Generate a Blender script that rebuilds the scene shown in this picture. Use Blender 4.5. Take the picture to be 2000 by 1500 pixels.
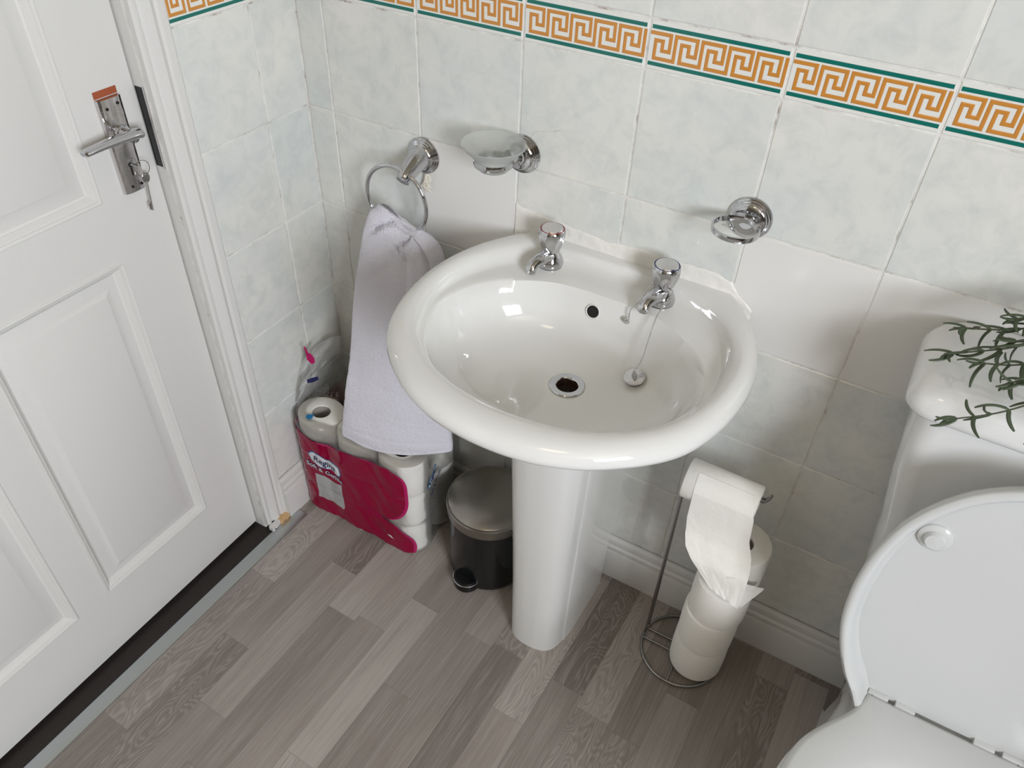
import bpy, bmesh, math, random
from mathutils import Vector, Matrix, noise as mnoise
PI = math.pi
random.seed(7)
for o in list(bpy.data.objects): bpy.data.objects.remove(o, do_unlink=True)
SC = bpy.context.scene
C = SC.collection
# ------------------------------------------------------------------ camera
cam = bpy.data.cameras.new('camera'); cam.sensor_width = 36; cam.lens = 27.418; cam.clip_start = .02
co = bpy.data.objects.new('camera', cam); C.objects.link(co); SC.camera = co
RT = [(0.86395343, 0.50237946, 0.03463175), (0.35289549, -0.5549519, -0.75332142), (-0.35923425, 0.66305601, -0.65674004)]
right, down, fwd = [Vector(r) for r in RT]
m = Matrix((right, -down, -fwd)).transposed().to_4x4(); m.translation = Vector((1.0606, -1.0904, 1.5274)); co.matrix_world = m
# ------------------------------------------------------------------ world, lights, exposure
W = bpy.data.worlds.new('world'); SC.world = W; W.use_nodes = True
W.node_tree.nodes['Background'].inputs[0].default_value = (.75, .85, 1, 1); W.node_tree.nodes['Background'].inputs[1].default_value = 1.0
def area(name, loc, target, sx, sy, power, col):
    l = bpy.data.lights.new(name, 'AREA'); l.shape = 'RECTANGLE'; l.size = sx; l.size_y = sy; l.energy = power; l.color = col
    o = bpy.data.objects.new(name, l); C.objects.link(o); o.location = loc
    o.rotation_euler = (Vector(target)-Vector(loc)).to_track_quat('-Z', 'Y').to_euler(); return o
area('window_daylight', (2.67, -1.95, 1.72), (0, -1.95, 1.72), 1.0, .95, 84, (.89, .925, 1))
area('warm_ceiling_fill', (1.0, -1.3, 2.33), (1.0, -1.3, 0), .35, .35, 1.2, (1, .80, .50))  # weak warm fill light added under the ceiling, no lamp fitting modelled
SC.view_settings.view_transform = 'Standard'; SC.view_settings.look = 'None'; SC.view_settings.gamma = 1
SC.view_settings.use_curve_mapping = False; SC.view_settings.exposure = .46
# ------------------------------------------------------------------ materials
def lin(c): return tuple((v/12.92 if v <= .04045 else ((v+.055)/1.055)**2.4) for v in c)
def mat(name, col, rough=.5, metal=0, spec=.5, coat=0, bump=None, **kw):
    m = bpy.data.materials.new(name); m.use_nodes = True; nt = m.node_tree; b = nt.nodes['Principled BSDF']
    b.inputs['Base Color'].default_value = (*lin(col), 1); b.inputs['Roughness'].default_value = rough
    b.inputs['Metallic'].default_value = metal; b.inputs['Specular IOR Level'].default_value = spec
    b.inputs['Coat Weight'].default_value = coat
    for k, v in kw.items(): b.inputs[k].default_value = v
    if bump:
        sc, st, dist = bump
        n = nt.nodes.new('ShaderNodeTexNoise'); n.inputs['Scale'].default_value = sc; n.inputs['Detail'].default_value = 4
        t = nt.nodes.new('ShaderNodeTexCoord'); nt.links.new(t.outputs['Object'], n.inputs['Vector'])
        bu = nt.nodes.new('ShaderNodeBump'); bu.inputs['Strength'].default_value = st; bu.inputs['Distance'].default_value = dist
        nt.links.new(n.outputs['Fac'], bu.inputs['Height']); nt.links.new(bu.outputs['Normal'], b.inputs['Normal'])
    return m
class NT:
    def __init__(s, m): s.nt = m.node_tree; s.b = s.nt.nodes['Principled BSDF']
    def n(s, t, **kw):
        nd = s.nt.nodes.new('ShaderNode'+t)
        for k, v in kw.items(): setattr(nd, k, v)
        return nd
    def inp(s, nd, i, v):
        if hasattr(v, 'is_output') or isinstance(v, bpy.types.NodeSocket): s.nt.links.new(v, nd.inputs[i])
        else: nd.inputs[i].default_value = v
    def math(s, op, a, b=0., c=None):
        nd = s.n('Math', operation=op); s.inp(nd, 0, a); s.inp(nd, 1, b)
        if c is not None: s.inp(nd, 2, c)
        return nd.outputs[0]
    def noise(s, vec, scale, detail=3, rough=.5, w=None, dist=0):
        nd = s.n('TexNoise'); 
        if w is not None: nd.noise_dimensions = '4D'; s.inp(nd, 'W', w)
        s.inp(nd, 'Vector', vec); s.inp(nd, 'Scale', scale); s.inp(nd, 'Detail', detail); s.inp(nd, 'Roughness', rough); s.inp(nd, 'Distortion', dist)
        return nd.outputs['Fac']
    def ramp(s, fac, stops):
        nd = s.n('ValToRGB'); cr = nd.color_ramp
        while len(cr.elements) > 1: cr.elements.remove(cr.elements[0])
        cr.elements[0].position = stops[0][0]; cr.elements[0].color = (*lin(stops[0][1]), 1)
        for p, c in stops[1:]:
            e = cr.elements.new(p); e.color = (*lin(c), 1)
        s.inp(nd, 0, fac); return nd.outputs[0]
    def mix(s, fac, a, b, blend='MIX'):
        nd = s.n('Mix', data_type='RGBA', blend_type=blend); s.inp(nd, 0, fac); s.inp(nd, 6, a); s.inp(nd, 7, b); return nd.outputs[2]
    def comb(s, x, y, z=0.):
        nd = s.n('CombineXYZ'); s.inp(nd, 0, x); s.inp(nd, 1, y); s.inp(nd, 2, z); return nd.outputs[0]
    def bump(s, h, st, dist):
        nd = s.n('Bump'); s.inp(nd, 'Strength', st); s.inp(nd, 'Distance', dist); s.inp(nd, 'Height', h)
        s.nt.links.new(nd.outputs[0], s.b.inputs['Normal'])
def tile_material():
    m = mat('marbled_tile', (.8, .8, .8), .13); t = NT(m)
    pos = t.n('TexCoord').outputs['Object']; at = t.n('Attribute', attribute_name='tint').outputs['Fac']
    w = t.math('MULTIPLY', at, 40.)
    a = t.noise(pos, 7, 3, .5, w, .3); b = t.noise(pos, 30, 6, .62, w, .6); c = t.noise(pos, 4.2, 2, .5, t.math('ADD', w, 9.))
    c1 = t.ramp(a, [(.3, (.81, .825, .805)), (.48, (.86, .86, .835)), (.7, (.895, .888, .85))])
    c2 = t.ramp(c, [(.35, (.815, .84, .842)), (.62, (.885, .88, .855))])
    col = t.mix(.45, c1, c2); f = t.math('MULTIPLY', t.ramp(b, [(.3, (1, 1, 1)), (.56, (0, 0, 0))]), .36)
    col = t.mix(f, col, (*lin((.70, .73, .73)), 1))
    t.nt.links.new(col, t.b.inputs['Base Color'])
    h = t.noise(pos, 11, 2, .4, w); t.bump(h, .35, .003)
    return m
def floor_material():
    m = mat('vinyl_planks', (.5, .48, .46), .42); t = NT(m)
    mp = t.n('Mapping'); t.nt.links.new(t.n('TexCoord').outputs['Object'], mp.inputs[0]); mp.inputs['Rotation'].default_value = (0, 0, math.radians(1.0))
    sp = t.n('SeparateXYZ'); t.nt.links.new(mp.outputs[0], sp.inputs[0]); X, Y = sp.outputs[0], sp.outputs[1]
    u = t.math('DIVIDE', t.math('ADD', X, .0231), .072); iu = t.math('FLOOR', u); 
    wn = t.n('TexWhiteNoise', noise_dimensions='1D'); t.inp(wn, 'W', iu)
    v = t.math('ADD', t.math('DIVIDE', Y, .40), t.math('MULTIPLY', wn.outputs[0], 7.3)); iv = t.math('FLOOR', v)
    wn2 = t.n('TexWhiteNoise', noise_dimensions='2D'); t.inp(wn2, 'Vector', t.comb(iu, iv)); sp2 = t.n('SeparateXYZ')
    t.nt.links.new(wn2.outputs['Color'], sp2.inputs[0]); r1, r2, r3 = sp2.outputs
    base = t.ramp(r1, [(0, (.46, .425, .395)), (.35, (.525, .49, .46)), (.7, (.585, .55, .52)), (1, (.64, .61, .58))])
    wv = t.math('MULTIPLY', r2, 50.)
    # straight grain, stretched along the plank
    g = t.noise(t.comb(t.math('MULTIPLY', X, 1.), t.math('MULTIPLY', Y, .022)), 330, 6, .75, wv)
    g2 = t.noise(t.comb(X, t.math('MULTIPLY', Y, .1)), 45, 3, .5, wv)
    # cathedral figure: rings of a warped field
    fld = t.noise(t.comb(t.math('MULTIPLY', X, 1.), t.math('MULTIPLY', Y, .28)), 16, 2, .45, wv, .4)
    ring = t.math('SINE', t.math('MULTIPLY', fld, 190.))
    amp = t.math('MULTIPLY', t.math('GREATER_THAN', r3, .66), .24)
    k = t.math('ADD', t.math('MULTIPLY', t.math('SUBTRACT', g, .5), 2.2), t.math('MULTIPLY', ring, amp))
    k = t.math('ADD', k, t.math('MULTIPLY', t.math('SUBTRACT', g2, .5), .9))
    col = t.mix(t.math('MULTIPLY', t.math('MAXIMUM', k, 0.), .62), base, (*lin((.77, .75, .72)), 1))
    col = t.mix(t.math('MULTIPLY', t.math('MAXIMUM', t.math('MULTIPLY', k, -1.), 0.), .75), col, (*lin((.36, .33, .315)), 1))
    fu = t.math('FRACT', u); fv = t.math('FRACT', v)
    e = t.math('MAXIMUM', t.math('LESS_THAN', fu, .018), t.math('LESS_THAN', fv, .004))
    col = t.mix(t.math('MULTIPLY', e, .35), col, (*lin((.38, .35, .33)), 1))
    t.nt.links.new(col, t.b.inputs['Base Color']); t.bump(g, .12, .0006); return m
M = {}
M['tile'] = tile_material()
M['tile_white'] = mat('plain_white_tile', (.885, .88, .865), .12, bump=(10, .3, .002))
M['border_white'] = mat('border_glaze', (.88, .88, .86), .1)
M['border_green'] = mat('border_green', (.07, .42, .38), .12)
M['border_orange'] = mat('border_orange', (.78, .53, .24), .12, bump=(60, .1, .001))
def grout_material():
    m = mat('grout', (.84, .83, .80), .8); t = NT(m); pos = t.n('TexCoord').outputs['Object']
    a = t.noise(pos, 26, 5, .7); col = t.ramp(a, [(.33, (.66, .62, .58)), (.42, (.82, .81, .79)), (.6, (.89, .885, .865))])
    t.nt.links.new(col, t.b.inputs['Base Color']); t.bump(t.noise(pos, 300, 3), .4, .001); return m
M['grout'] = grout_material()
M['floor'] = floor_material()
def paint_material(name, col, rough=.35):
    m = mat(name, col, rough); t = NT(m); pos = t.n('TexCoord').outputs['Object']
    h = t.noise(pos, 55, 4, .55); t.bump(h, .22, .0015); return m
M['paint'] = paint_material('white_gloss_paint', (.83, .825, .81))
M['wallpaint'] = mat('wall_paint', (.36, .32, .265), .8)
M['ceil'] = mat('ceiling_paint', (.66, .62, .54), .9)
M['ceramic'] = mat('white_ceramic', (.87, .868, .855), .06, coat=.4, **{'Coat Roughness': .03})
M['ceramic_wc'] = mat('white_ceramic_wc', (.875, .875, .868), .07, coat=.4)
M['plastic'] = mat('white_plastic', (.80, .805, .80), .2)
M['chrome'] = mat('chrome', (.78, .78, .79), .09, 1)
M['chrome_worn'] = mat('worn_chrome', (.84, .83, .83), .17, 1, bump=(35, .5, .002))
M['steel'] = mat('brushed_steel', (.62, .60, .57), .3, 1)
M['wire'] = mat('chrome_wire', (.62, .61, .60), .25, 1)
M['alu'] = mat('satin_aluminium', (.75, .77, .77), .36, 1)
M['black'] = mat('black_plastic', (.035, .035, .04), .3)
M['binblack'] = mat('black_lacquer', (.025, .035, .05), .2)
M['dark'] = mat('dark_hole', (.03, .022, .018), .7)
M['darkwood'] = mat('dark_stained_board', (.115, .08, .062), .5, bump=(90, .5, .002))
M['bare'] = mat('bare_wood', (.60, .30, .17), .7, bump=(80, .6, .002))
M['splinter'] = mat('splintered_wood', (.80, .66, .48), .8, bump=(80, .6, .002))
M['rust'] = mat('old_drain', (.22, .15, .11), .5, .4, bump=(120, .6, .002))
M['red'] = mat('red_ring', (.55, .10, .16), .3); M['blue'] = mat('blue_ring', (.10, .16, .38), .3)
M['caulk'] = mat('caulk', (.91, .90, .875), .45, bump=(60, .7, .004))
M['thread'] = mat('cotton_thread', (.88, .86, .80), .9)
M['leaf'] = mat('rosemary_leaf', (.25, .30, .21), .5); M['stem'] = mat('rosemary_stem', (.25, .27, .17), .7)
M['pot'] = mat('plant_pot', (.82, .81, .78), .5); M['soil'] = mat('potting_soil', (.2, .15, .11), .9)
def towel_material():
    m = mat('terry_towel', (.925, .915, .95), .95); t = NT(m); pos = t.n('TexCoord').outputs['Object']
    b = t.b; b.inputs['Sheen Weight'].default_value = .3
    h = t.math('ADD', t.noise(pos, 420, 3, .7), t.math('MULTIPLY', t.noise(pos, 130, 2), .5)); t.bump(h, 1.0, .004); return m
M['towel'] = towel_material()
M['paper'] = mat('tissue_paper', (.93, .92, .89), .9, bump=(170, .4, .0016))
M['card'] = mat('cardboard_core', (.62, .60, .57), .9)
def film_material(milk=.035):
    m = bpy.data.materials.new('clear_film'); m.use_nodes = True; nt = m.node_tree; nt.nodes.clear()
    out = nt.nodes.new('ShaderNodeOutputMaterial'); mx = nt.nodes.new('ShaderNodeMixShader'); tr = nt.nodes.new('ShaderNodeBsdfTransparent')
    gl = nt.nodes.new('ShaderNodeBsdfGlossy'); gl.inputs['Roughness'].default_value = .12; fr = nt.nodes.new('ShaderNodeFresnel'); fr.inputs[0].default_value = 1.5
    tr.inputs[0].default_value = (.985, .985, .985, 1)
    n = nt.nodes.new('ShaderNodeTexNoise'); n.inputs['Scale'].default_value = 38; n.inputs['Detail'].default_value = 3
    tc = nt.nodes.new('ShaderNodeTexCoord'); nt.links.new(tc.outputs['Object'], n.inputs['Vector'])
    bu = nt.nodes.new('ShaderNodeBump'); bu.inputs['Strength'].default_value = .9; bu.inputs['Distance'].default_value = .006
    nt.links.new(n.outputs['Fac'], bu.inputs['Height']); nt.links.new(bu.outputs[0], gl.inputs['Normal']); pass
    ma = nt.nodes.new('ShaderNodeMath'); ma.operation = 'MULTIPLY_ADD'; ma.inputs[1].default_value = .8; ma.inputs[2].default_value = .01; ma.use_clamp = True
    nt.links.new(fr.outputs[0], ma.inputs[0]); nt.links.new(ma.outputs[0], mx.inputs[0])
    df = nt.nodes.new('ShaderNodeBsdfDiffuse'); df.inputs[0].default_value = (.9, .9, .9, 1); m2 = nt.nodes.new('ShaderNodeMixShader'); m2.inputs[0].default_value = milk; nt.links.new(tr.outputs[0], m2.inputs[1]); nt.links.new(df.outputs[0], m2.inputs[2]); nt.links.new(m2.outputs[0], mx.inputs[1]); nt.links.new(gl.outputs[0], mx.inputs[2]); nt.links.new(mx.outputs[0], out.inputs[0]); return m
M['film'] = film_material(); M['film_top'] = film_material(.13)
M['pink'] = mat('magenta_print', (.53, .0, .19), .16, 0, .25, bump=(30, .5, .004))
M['pinkedge'] = mat('pink_print_edge', (.68, .07, .36), .2)
M['print_white'] = mat('white_print', (.82, .83, .84), .4); M['print_navy'] = mat('navy_print', (.07, .08, .30), .4)
M['print_blue'] = mat('blue_print', (.08, .45, .66), .4); M['print_grey'] = mat('grey_print', (.66, .66, .66), .5)
M['frost'] = mat('frosted_glass', (.95, .96, .95), .38, **{'Transmission Weight': .84, 'IOR': 1.2})
M['glass'] = mat('window_glass', (.9, .95, 1), .3, **{'Transmission Weight': 1.0})
# ------------------------------------------------------------------ mesh helpers
class MB:
    def __init__(s): s.v = []; s.f = []; s.mi = []; s.mats = []; s.tint = []
    def mid(s, m):
        if m not in s.mats: s.mats.append(m)
        return s.mats.index(m)
    def add(s, vs, fs, m, tint=0.):
        o = len(s.v); s.v += [tuple(v) for v in vs]; i = s.mid(m)
        for f in fs: s.f.append([a+o for a in f]); s.mi.append(i); s.tint.append(tint)
        return s
    def loft(s, rings, m, caps=True, closed=True, capb=None):
        n = len(rings[0]); vs = [p for r in rings for p in r]; fs = []
        for i in range(len(rings)-1):
            for j in range(n if closed else n-1):
                k = (j+1) % n; fs.append([i*n+j, i*n+k, (i+1)*n+k, (i+1)*n+j])
        if caps: fs.append(list(range(n))[::-1])
        if caps if capb is None else capb: fs.append([(len(rings)-1)*n+j for j in range(n)])
        return s.add(vs, fs, m)
    def lathe(s, prof, m, T=Matrix(), n=48, caps=False):
        rings = [[T @ Vector((r*math.cos(2*PI*j/n), r*math.sin(2*PI*j/n), z)) for j in range(n)] for r, z in prof]
        return s.loft(rings, m, caps)
    def box(s, a, b, m, bev=0.0, T=Matrix()):
        bm = bmesh.new(); bmesh.ops.create_cube(bm, size=1)
        for v in bm.verts: v.co = Vector([(a[i]+b[i])/2+v.co[i]*(b[i]-a[i]) for i in range(3)])
        if bev: bmesh.ops.bevel(bm, geom=bm.edges[:], offset=bev, segments=3, affect='EDGES', profile=.6)
        bm.verts.index_update(); s.add([T @ v.co for v in bm.verts], [[v.index for v in f.verts] for f in bm.faces], m); bm.free(); return s
    def tube(s, pts, r, m, n=10, closed=False, caps=True, flat=1.0):
        pts = [Vector(p) for p in pts]; N = len(pts); rings = []; up = None
        for i, p in enumerate(pts):
            if closed: t = (pts[(i+1) % N]-pts[i-1]).normalized()
            else: t = (pts[min(i+1, N-1)]-pts[max(i-1, 0)]).normalized()
            if up is None:
                up = Vector((0, 0, 1)) if abs(t.z) < .9 else Vector((1, 0, 0))
            a = t.cross(up).normalized(); b = a.cross(t).normalized(); up = b
            rr = r[i] if isinstance(r, (list, tuple)) else r
            rings.append([p+a*rr*math.cos(2*PI*j/n)+b*rr*flat*math.sin(2*PI*j/n) for j in range(n)])
        if closed: rings.append(rings[0]); caps = False
        return s.loft(rings, m, caps)
    def build(s, name, parent=None, smooth=40, merge=0):
        me = bpy.data.meshes.new(name); me.from_pydata(s.v, [], s.f)
        for mm in s.mats: me.materials.append(M[mm])
        me.polygons.foreach_set('material_index', s.mi)
        if any(s.tint):
            at = me.attributes.new('tint', 'FLOAT', 'FACE'); at.data.foreach_set('value', s.tint)
        bm = bmesh.new(); bm.from_mesh(me)
        if merge: bmesh.ops.remove_doubles(bm, verts=bm.verts, dist=merge)
        bmesh.ops.recalc_face_normals(bm, faces=bm.faces); bm.to_mesh(me); bm.free()
        me.update()
        if smooth:
            me.shade_smooth(); me.set_sharp_from_angle(angle=math.radians(smooth))
        o = bpy.data.objects.new(name, me); C.objects.link(o)
        if parent:
            o.parent = parent; me.transform(Matrix.Translation(-parent.location) if parent.type == 'EMPTY' else Matrix())
        return o
def thing(name, loc, label, cat, group=None):
    o = bpy.data.objects.new(name, None); o.empty_display_size = .02; C.objects.link(o); o.location = loc
    bpy.context.view_layer.update(); o['label'] = label; o['category'] = cat
    if group: o['group'] = group
    return o
def tag(o, label, cat, group=None):
    o['label'] = label; o['category'] = cat
    if group: o['group'] = group
    return o
def sub(mb, name, part, **k):                      # a sub-part: child of a part mesh, geometry kept in the thing's frame
    o = mb.build(name, None, **k); th = part.parent; o.data.transform(Matrix.Translation(-th.location)); o.parent = part; return o
def struct(o): o['kind'] = 'structure'; return o
def lerp(a, b, t): return a+(b-a)*t
def smooth(t): t = max(0, min(1, t)); return t*t*(3-2*t)
def interp(tab, x):
    if x <= tab[0][0]: return tab[0][1]
    for (a, va), (b, vb) in zip(tab, tab[1:]):
        if x <= b: return lerp(va, vb, (x-a)/(b-a))
    return tab[-1][1]
def catmull(pts, n, closed=False):
    pts = [Vector(p) for p in pts]; out = []; N = len(pts)
    segs = N if closed else N-1
    for i in range(segs):
        g = (lambda k: pts[k % N]) if closed else (lambda k: pts[max(0, min(N-1, k))])
        p0, p1, p2, p3 = g(i-1), g(i), g(i+1), g(i+2)
        for k in range(n):
            t = k/n; out.append(.5*((2*p1)+(p2-p0)*t+(2*p0-5*p1+4*p2-p3)*t*t+(3*p1-p0-3*p2+p3)*t**3))
    if not closed: out.append(pts[-1])
    return out
def resample(pts, n):                              # closed curve, equal arc length
    N = len(pts); L = [0]
    for i in range(N): L.append(L[-1]+(pts[(i+1) % N]-pts[i]).length)
    out = []; k = 0
    for j in range(n):
        s = L[-1]*j/n
        while L[k+1] < s: k += 1
        out.append(pts[k].lerp(pts[(k+1) % N], (s-L[k])/max(1e-9, L[k+1]-L[k])))
    return out
def rrect(x0, x1, y0, y1, z, r, n=8):
    out = []
    for cx, cy, a0 in ((x1-r, y1-r, 0), (x0+r, y1-r, PI/2), (x0+r, y0+r, PI), (x1-r, y0+r, 3*PI/2)):
        for k in range(n+1):
            a = a0+PI/2*k/n; out.append(Vector((cx+r*math.cos(a), cy+r*math.sin(a), z)))
    return out
# ------------------------------------------------------------------ the room
ZT, ZB, H, TW = 1.2079, 1.1390, .20228, .2
SK = .127
XR, YF, ZC = 2.65, -3.0, 2.35
rows = [(ZB-H*(i+1), ZB-H*i, 'n') for i in range(5)]+[(ZB, ZT, 'b')]
z = ZT
while z < ZC-.01: rows.append((z, min(z+H, ZC), 'n')); z += H
G = .0012
def add_tile(mb, o, U, Nn, u0, u1, z0, z1, mt, tint):
    if u1-u0 < .01 or z1-z0 < .01: return
    u0 += G; u1 -= G; z0 += G; z1 -= G; b = .0016; d = .0016
    P = lambda u, z, h: Vector(o)+U*u+Vector((0, 0, z))+Nn*h
    out = [P(u0, z0, -d), P(u1, z0, -d), P(u1, z1, -d), P(u0, z1, -d)]
    inn = [P(u0+b, z0+b, 0), P(u1-b, z0+b, 0), P(u1-b, z1-b, 0), P(u0+b, z1-b, 0)]
    mb.add(out+inn, [[4, 5, 6, 7], [0, 1, 5, 4], [1, 2, 6, 5], [2, 3, 7, 6], [3, 0, 4, 7]], mt, tint)
def raised(mb, o, U, Nn, rect, mt, h=.0009):
    u0, u1, z0, z1 = rect; b = .0009
    P = lambda u, z, hh: Vector(o)+U*u+Vector((0, 0, z))+Nn*hh
    vs = [P(u0, z0, 0), P(u1, z0, 0), P(u1, z1, 0), P(u0, z1, 0), P(u0+b, z0+b, h), P(u1-b, z0+b, h), P(u1-b, z1-b, h), P(u0+b, z1-b, h)]
    mb.add(vs, [[4, 5, 6, 7], [0, 1, 5, 4], [1, 2, 6, 5], [2, 3, 7, 6], [3, 0, 4, 7]], mt)
def border(mb, o, U, Nn, u0, ua, ub):
    """one border tile starting at u0, clipped to [ua,ub]"""
    zm = (ZB+ZT)/2; p = .0385; s = .0051; hh = .0193
    R = []
    for zz in (ZT-.0098, ZB+.0098): R.append((u0+.004, u0+.196, zz-.0027, zz+.0027, 'border_green', .0004))
    z0, z1 = zm-hh, zm+hh
    def V(x, a, b): R.append((u0+.0025+x-s/2, u0+.0025+x+s/2, z0+a*(z1-z0), z0+b*(z1-z0), 'border_orange', .00075))
    def Hh(zf, a, b): zc = z0+zf*(z1-z0); zc = min(max(zc, z0+s/2), z1-s/2); R.append((u0+.0025+a-s/2, u0+.0025+b+s/2, zc-s/2, zc+s/2, 'border_orange', .00055))
    for k in range(5):
        x = k*p
        if k: V(x, 0, 1)
        Hh(1, x+(.003 if k == 0 else 0), x+.8*p); V(x+.8*p, .33, 1); Hh(.36, x+.52*p, x+.8*p); V(x+.52*p, .33, .72); Hh(.69, x+.24*p, x+.52*p)
        V(x+.24*p, 0, .72); Hh(0, x+.24*p, x+p)
    V(5*p, 0, 1)
    for a, b, c, d, mt, hh_ in R:
        a = max(a, ua+.0015); b = min(b, ub-.0015)
        if b-a > .001: raised(mb, o, U, Nn, (a, b, c, d), mt, hh_)
def tile_wall(mb, o, U, Nn, cols, seed, whites=(), zmin=SK, zmax=ZC):
    rd = random.Random(seed)
    for ri, (z0, z1, k) in enumerate(rows):
        for ci, (u0, u1, us) in enumerate(cols):
            tint = rd.random()*.98+.01
            za, zb = max(z0, zmin), min(z1, zmax)
            if zb-za < .012: continue
            if k == 'b':
                add_tile(mb, o, U, Nn, u0, u1, z0, z1, 'border_white', 0); border(mb, o, U, Nn, us, u0, u1)
            else: add_tile(mb, o, U, Nn, u0, u1, za, zb, 'tile_white' if (ri, ci) in whites else 'tile', tint)
def cols_for(first, a, b):
    out = []; u = first
    while u > a: u -= TW
    while u < b: out.append((max(u, a), min(u+TW, b), u)); u += TW
    return out
# back wall (tile face y=0)
mb = MB(); mb.box((-.15, .0014, 0), (XR+.15, .12, ZC), 'grout')
tile_wall(mb, (0, 0, 0), Vector((1, 0, 0)), Vector((0, -1, 0)), cols_for(.0616, 0, XR), 3, whites={(1, 2), (1, 5), (1, 6)})
wb = struct(mb.build('wall_back', smooth=0))
FILL = [(.484, -.0003, .977), (.487, -.0003, .996), (.496, -.0003, 1.005), (.519, -.0003, 1.010), (.537, -.0003, 1.017)]
mb = MB(); mb.tube(catmull(FILL, 5), .0007, 'grout', 6); fl = mb.build('filler_line'); fl.parent = wb
# left wall with door opening (tile face x=0)
DY0, DY1, DZ = -.327, -1.135, 2.0
mb = MB()
mb.box((-.12, DY0, 0), (-.0135, -.2715, ZC), 'grout')
for a, b, c, d in ((-.2715, .0014, 0, ZC), (YF, DY1-.06, 0, ZC), (DY1-.06, DY0, DZ+.06, ZC)): mb.box((-.12, a, c), (-.0014, b, d), 'grout')
cl = cols_for(.1079, 0, -YF)
U = Vector((0, -1, 0)); Nn = Vector((1, 0, 0))
tile_wall(mb, (0, 0, 0), U, Nn, [(a, min(b, .2715), u) for a, b, u in cl if a < .27], 11)
tile_wall(mb, (0, 0, 0), U, Nn, [(max(a, -DY1+.06), b, u) for a, b, u in cl if b > -DY1+.07], 12)
tile_wall(mb, (0, 0, 0), U, Nn, [(max(a, -DY0), min(b, -DY1), u) for a, b, u in cl if b > -DY0 and a < -DY1], 13, zmin=DZ+.06)
struct(mb.build('wall_left', smooth=0))
mb = MB(); mb.box((-.15, YF-.12, 0), (XR+.15, YF, ZC), 'wallpaint'); struct(mb.build('wall_front', smooth=0))
# right wall with the window
WY0, WY1, WZ0, WZ1 = -2.46, -1.44, 1.23, 2.2
mb = MB(); X0, X1 = XR, XR+.12
for a, b, c, d in ((YF, WY0, 0, ZC), (WY1, .0014, 0, ZC), (WY0, WY1, 0, WZ0), (WY0, WY1, WZ1, ZC)): mb.box((X0, a, c), (X1, b, d), 'wallpaint')
struct(mb.build('wall_right', smooth=0))
mb = MB()
for a, b, c, d in ((WY0, WY0+.05, WZ0, WZ1), (WY1-.05, WY1, WZ0, WZ1), (WY0, WY1, WZ0, WZ0+.05), (WY0, WY1, WZ1-.05, WZ1), ((WY0+WY1)/2-.03, (WY0+WY1)/2+.03, WZ0, WZ1)):
    mb.box((X0-.012, a, c), (X0+.03, b, d), 'paint', .004)
struct(mb.build('window_1'))
mb = MB(); mb.box((-.15, YF-.12, ZC), (XR+.15, .12, ZC+.1), 'ceil'); struct(mb.build('ceiling', smooth=0))
# floor
mb = MB(); mb.box((0.0, YF, -.05), (XR, 0, 0), 'floor'); struct(mb.build('floor', smooth=0))
mb = MB(); mb.box((-.9, YF, -.06), (0.0, .0, -.004), 'darkwood'); struct(mb.build('trim_6', smooth=0))
# dark bare floor band + aluminium strip
mb = MB(); mb.add([(-.01, -.27, .0006), (.012, -.25, .0006), (.026, -.262, .0006), (-.02, -1.2, .0006), (-.01, -1.2, .0006)], [[0, 1, 2, 3]], 'darkwood')
mb = MB()
A, B_ = Vector((.0105, -.245)), Vector((.0015, -1.3)); dr = (B_-A).normalized(); nr = Vector((-dr.y, dr.x)); nr = nr if nr.x > 0 else -nr
def q(p, w, z): v = p+nr*w; return (v.x, v.y, z)
prof = [(0, -.004), (0, .0022), (.003, .0034), (.0165, .004), (.030, .0034), (.033, .0022), (.033, -.004)]
mb.loft([[q(A, w, z) for w, z in prof], [q(B_, w, z) for w, z in prof]], 'alu')
struct(mb.build('trim_1', smooth=30))
mb = MB(); mb.add([(-.004, -1.3, .0007), (-.004, -.243, .0007), (.012, -.243, .0007), (.0045, -1.0, .0007), (.0, -1.3, .0007)], [[0, 4, 3, 2, 1]], 'darkwood')
mb.box((-.1, -1.25, -.003), (.004, -.328, .0005), 'darkwood')
struct(mb.build('trim_2', smooth=0))
# skirting boards
def skirt(mb, p0, p1, nrm):
    prof = [(0, 0), (.017, 0), (.017, .082), (.0155, .086), (.0125, .087), (.0125, .091), (.0145, .094), (.0145, .101), (.0115, .104), (.0095, .105), (.0095, .109), (.011, .112), (.0095, .121), (.004, .127), (0, .127)]
    mb.loft([[Vector(p)+Vector(nrm)*d+Vector((0, 0, z)) for d, z in prof] for p in (p0, p1)], 'paint')
mb = MB(); skirt(mb, (0, 0, 0), (XR, 0, 0), (0, -1, 0)); struct(mb.build('baseboard_back', smooth=30))
mb = MB(); skirt(mb, (0, -.018, 0), (0, -.272, 0), (1, 0, 0)); struct(mb.build('baseboard_left', smooth=30))
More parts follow.
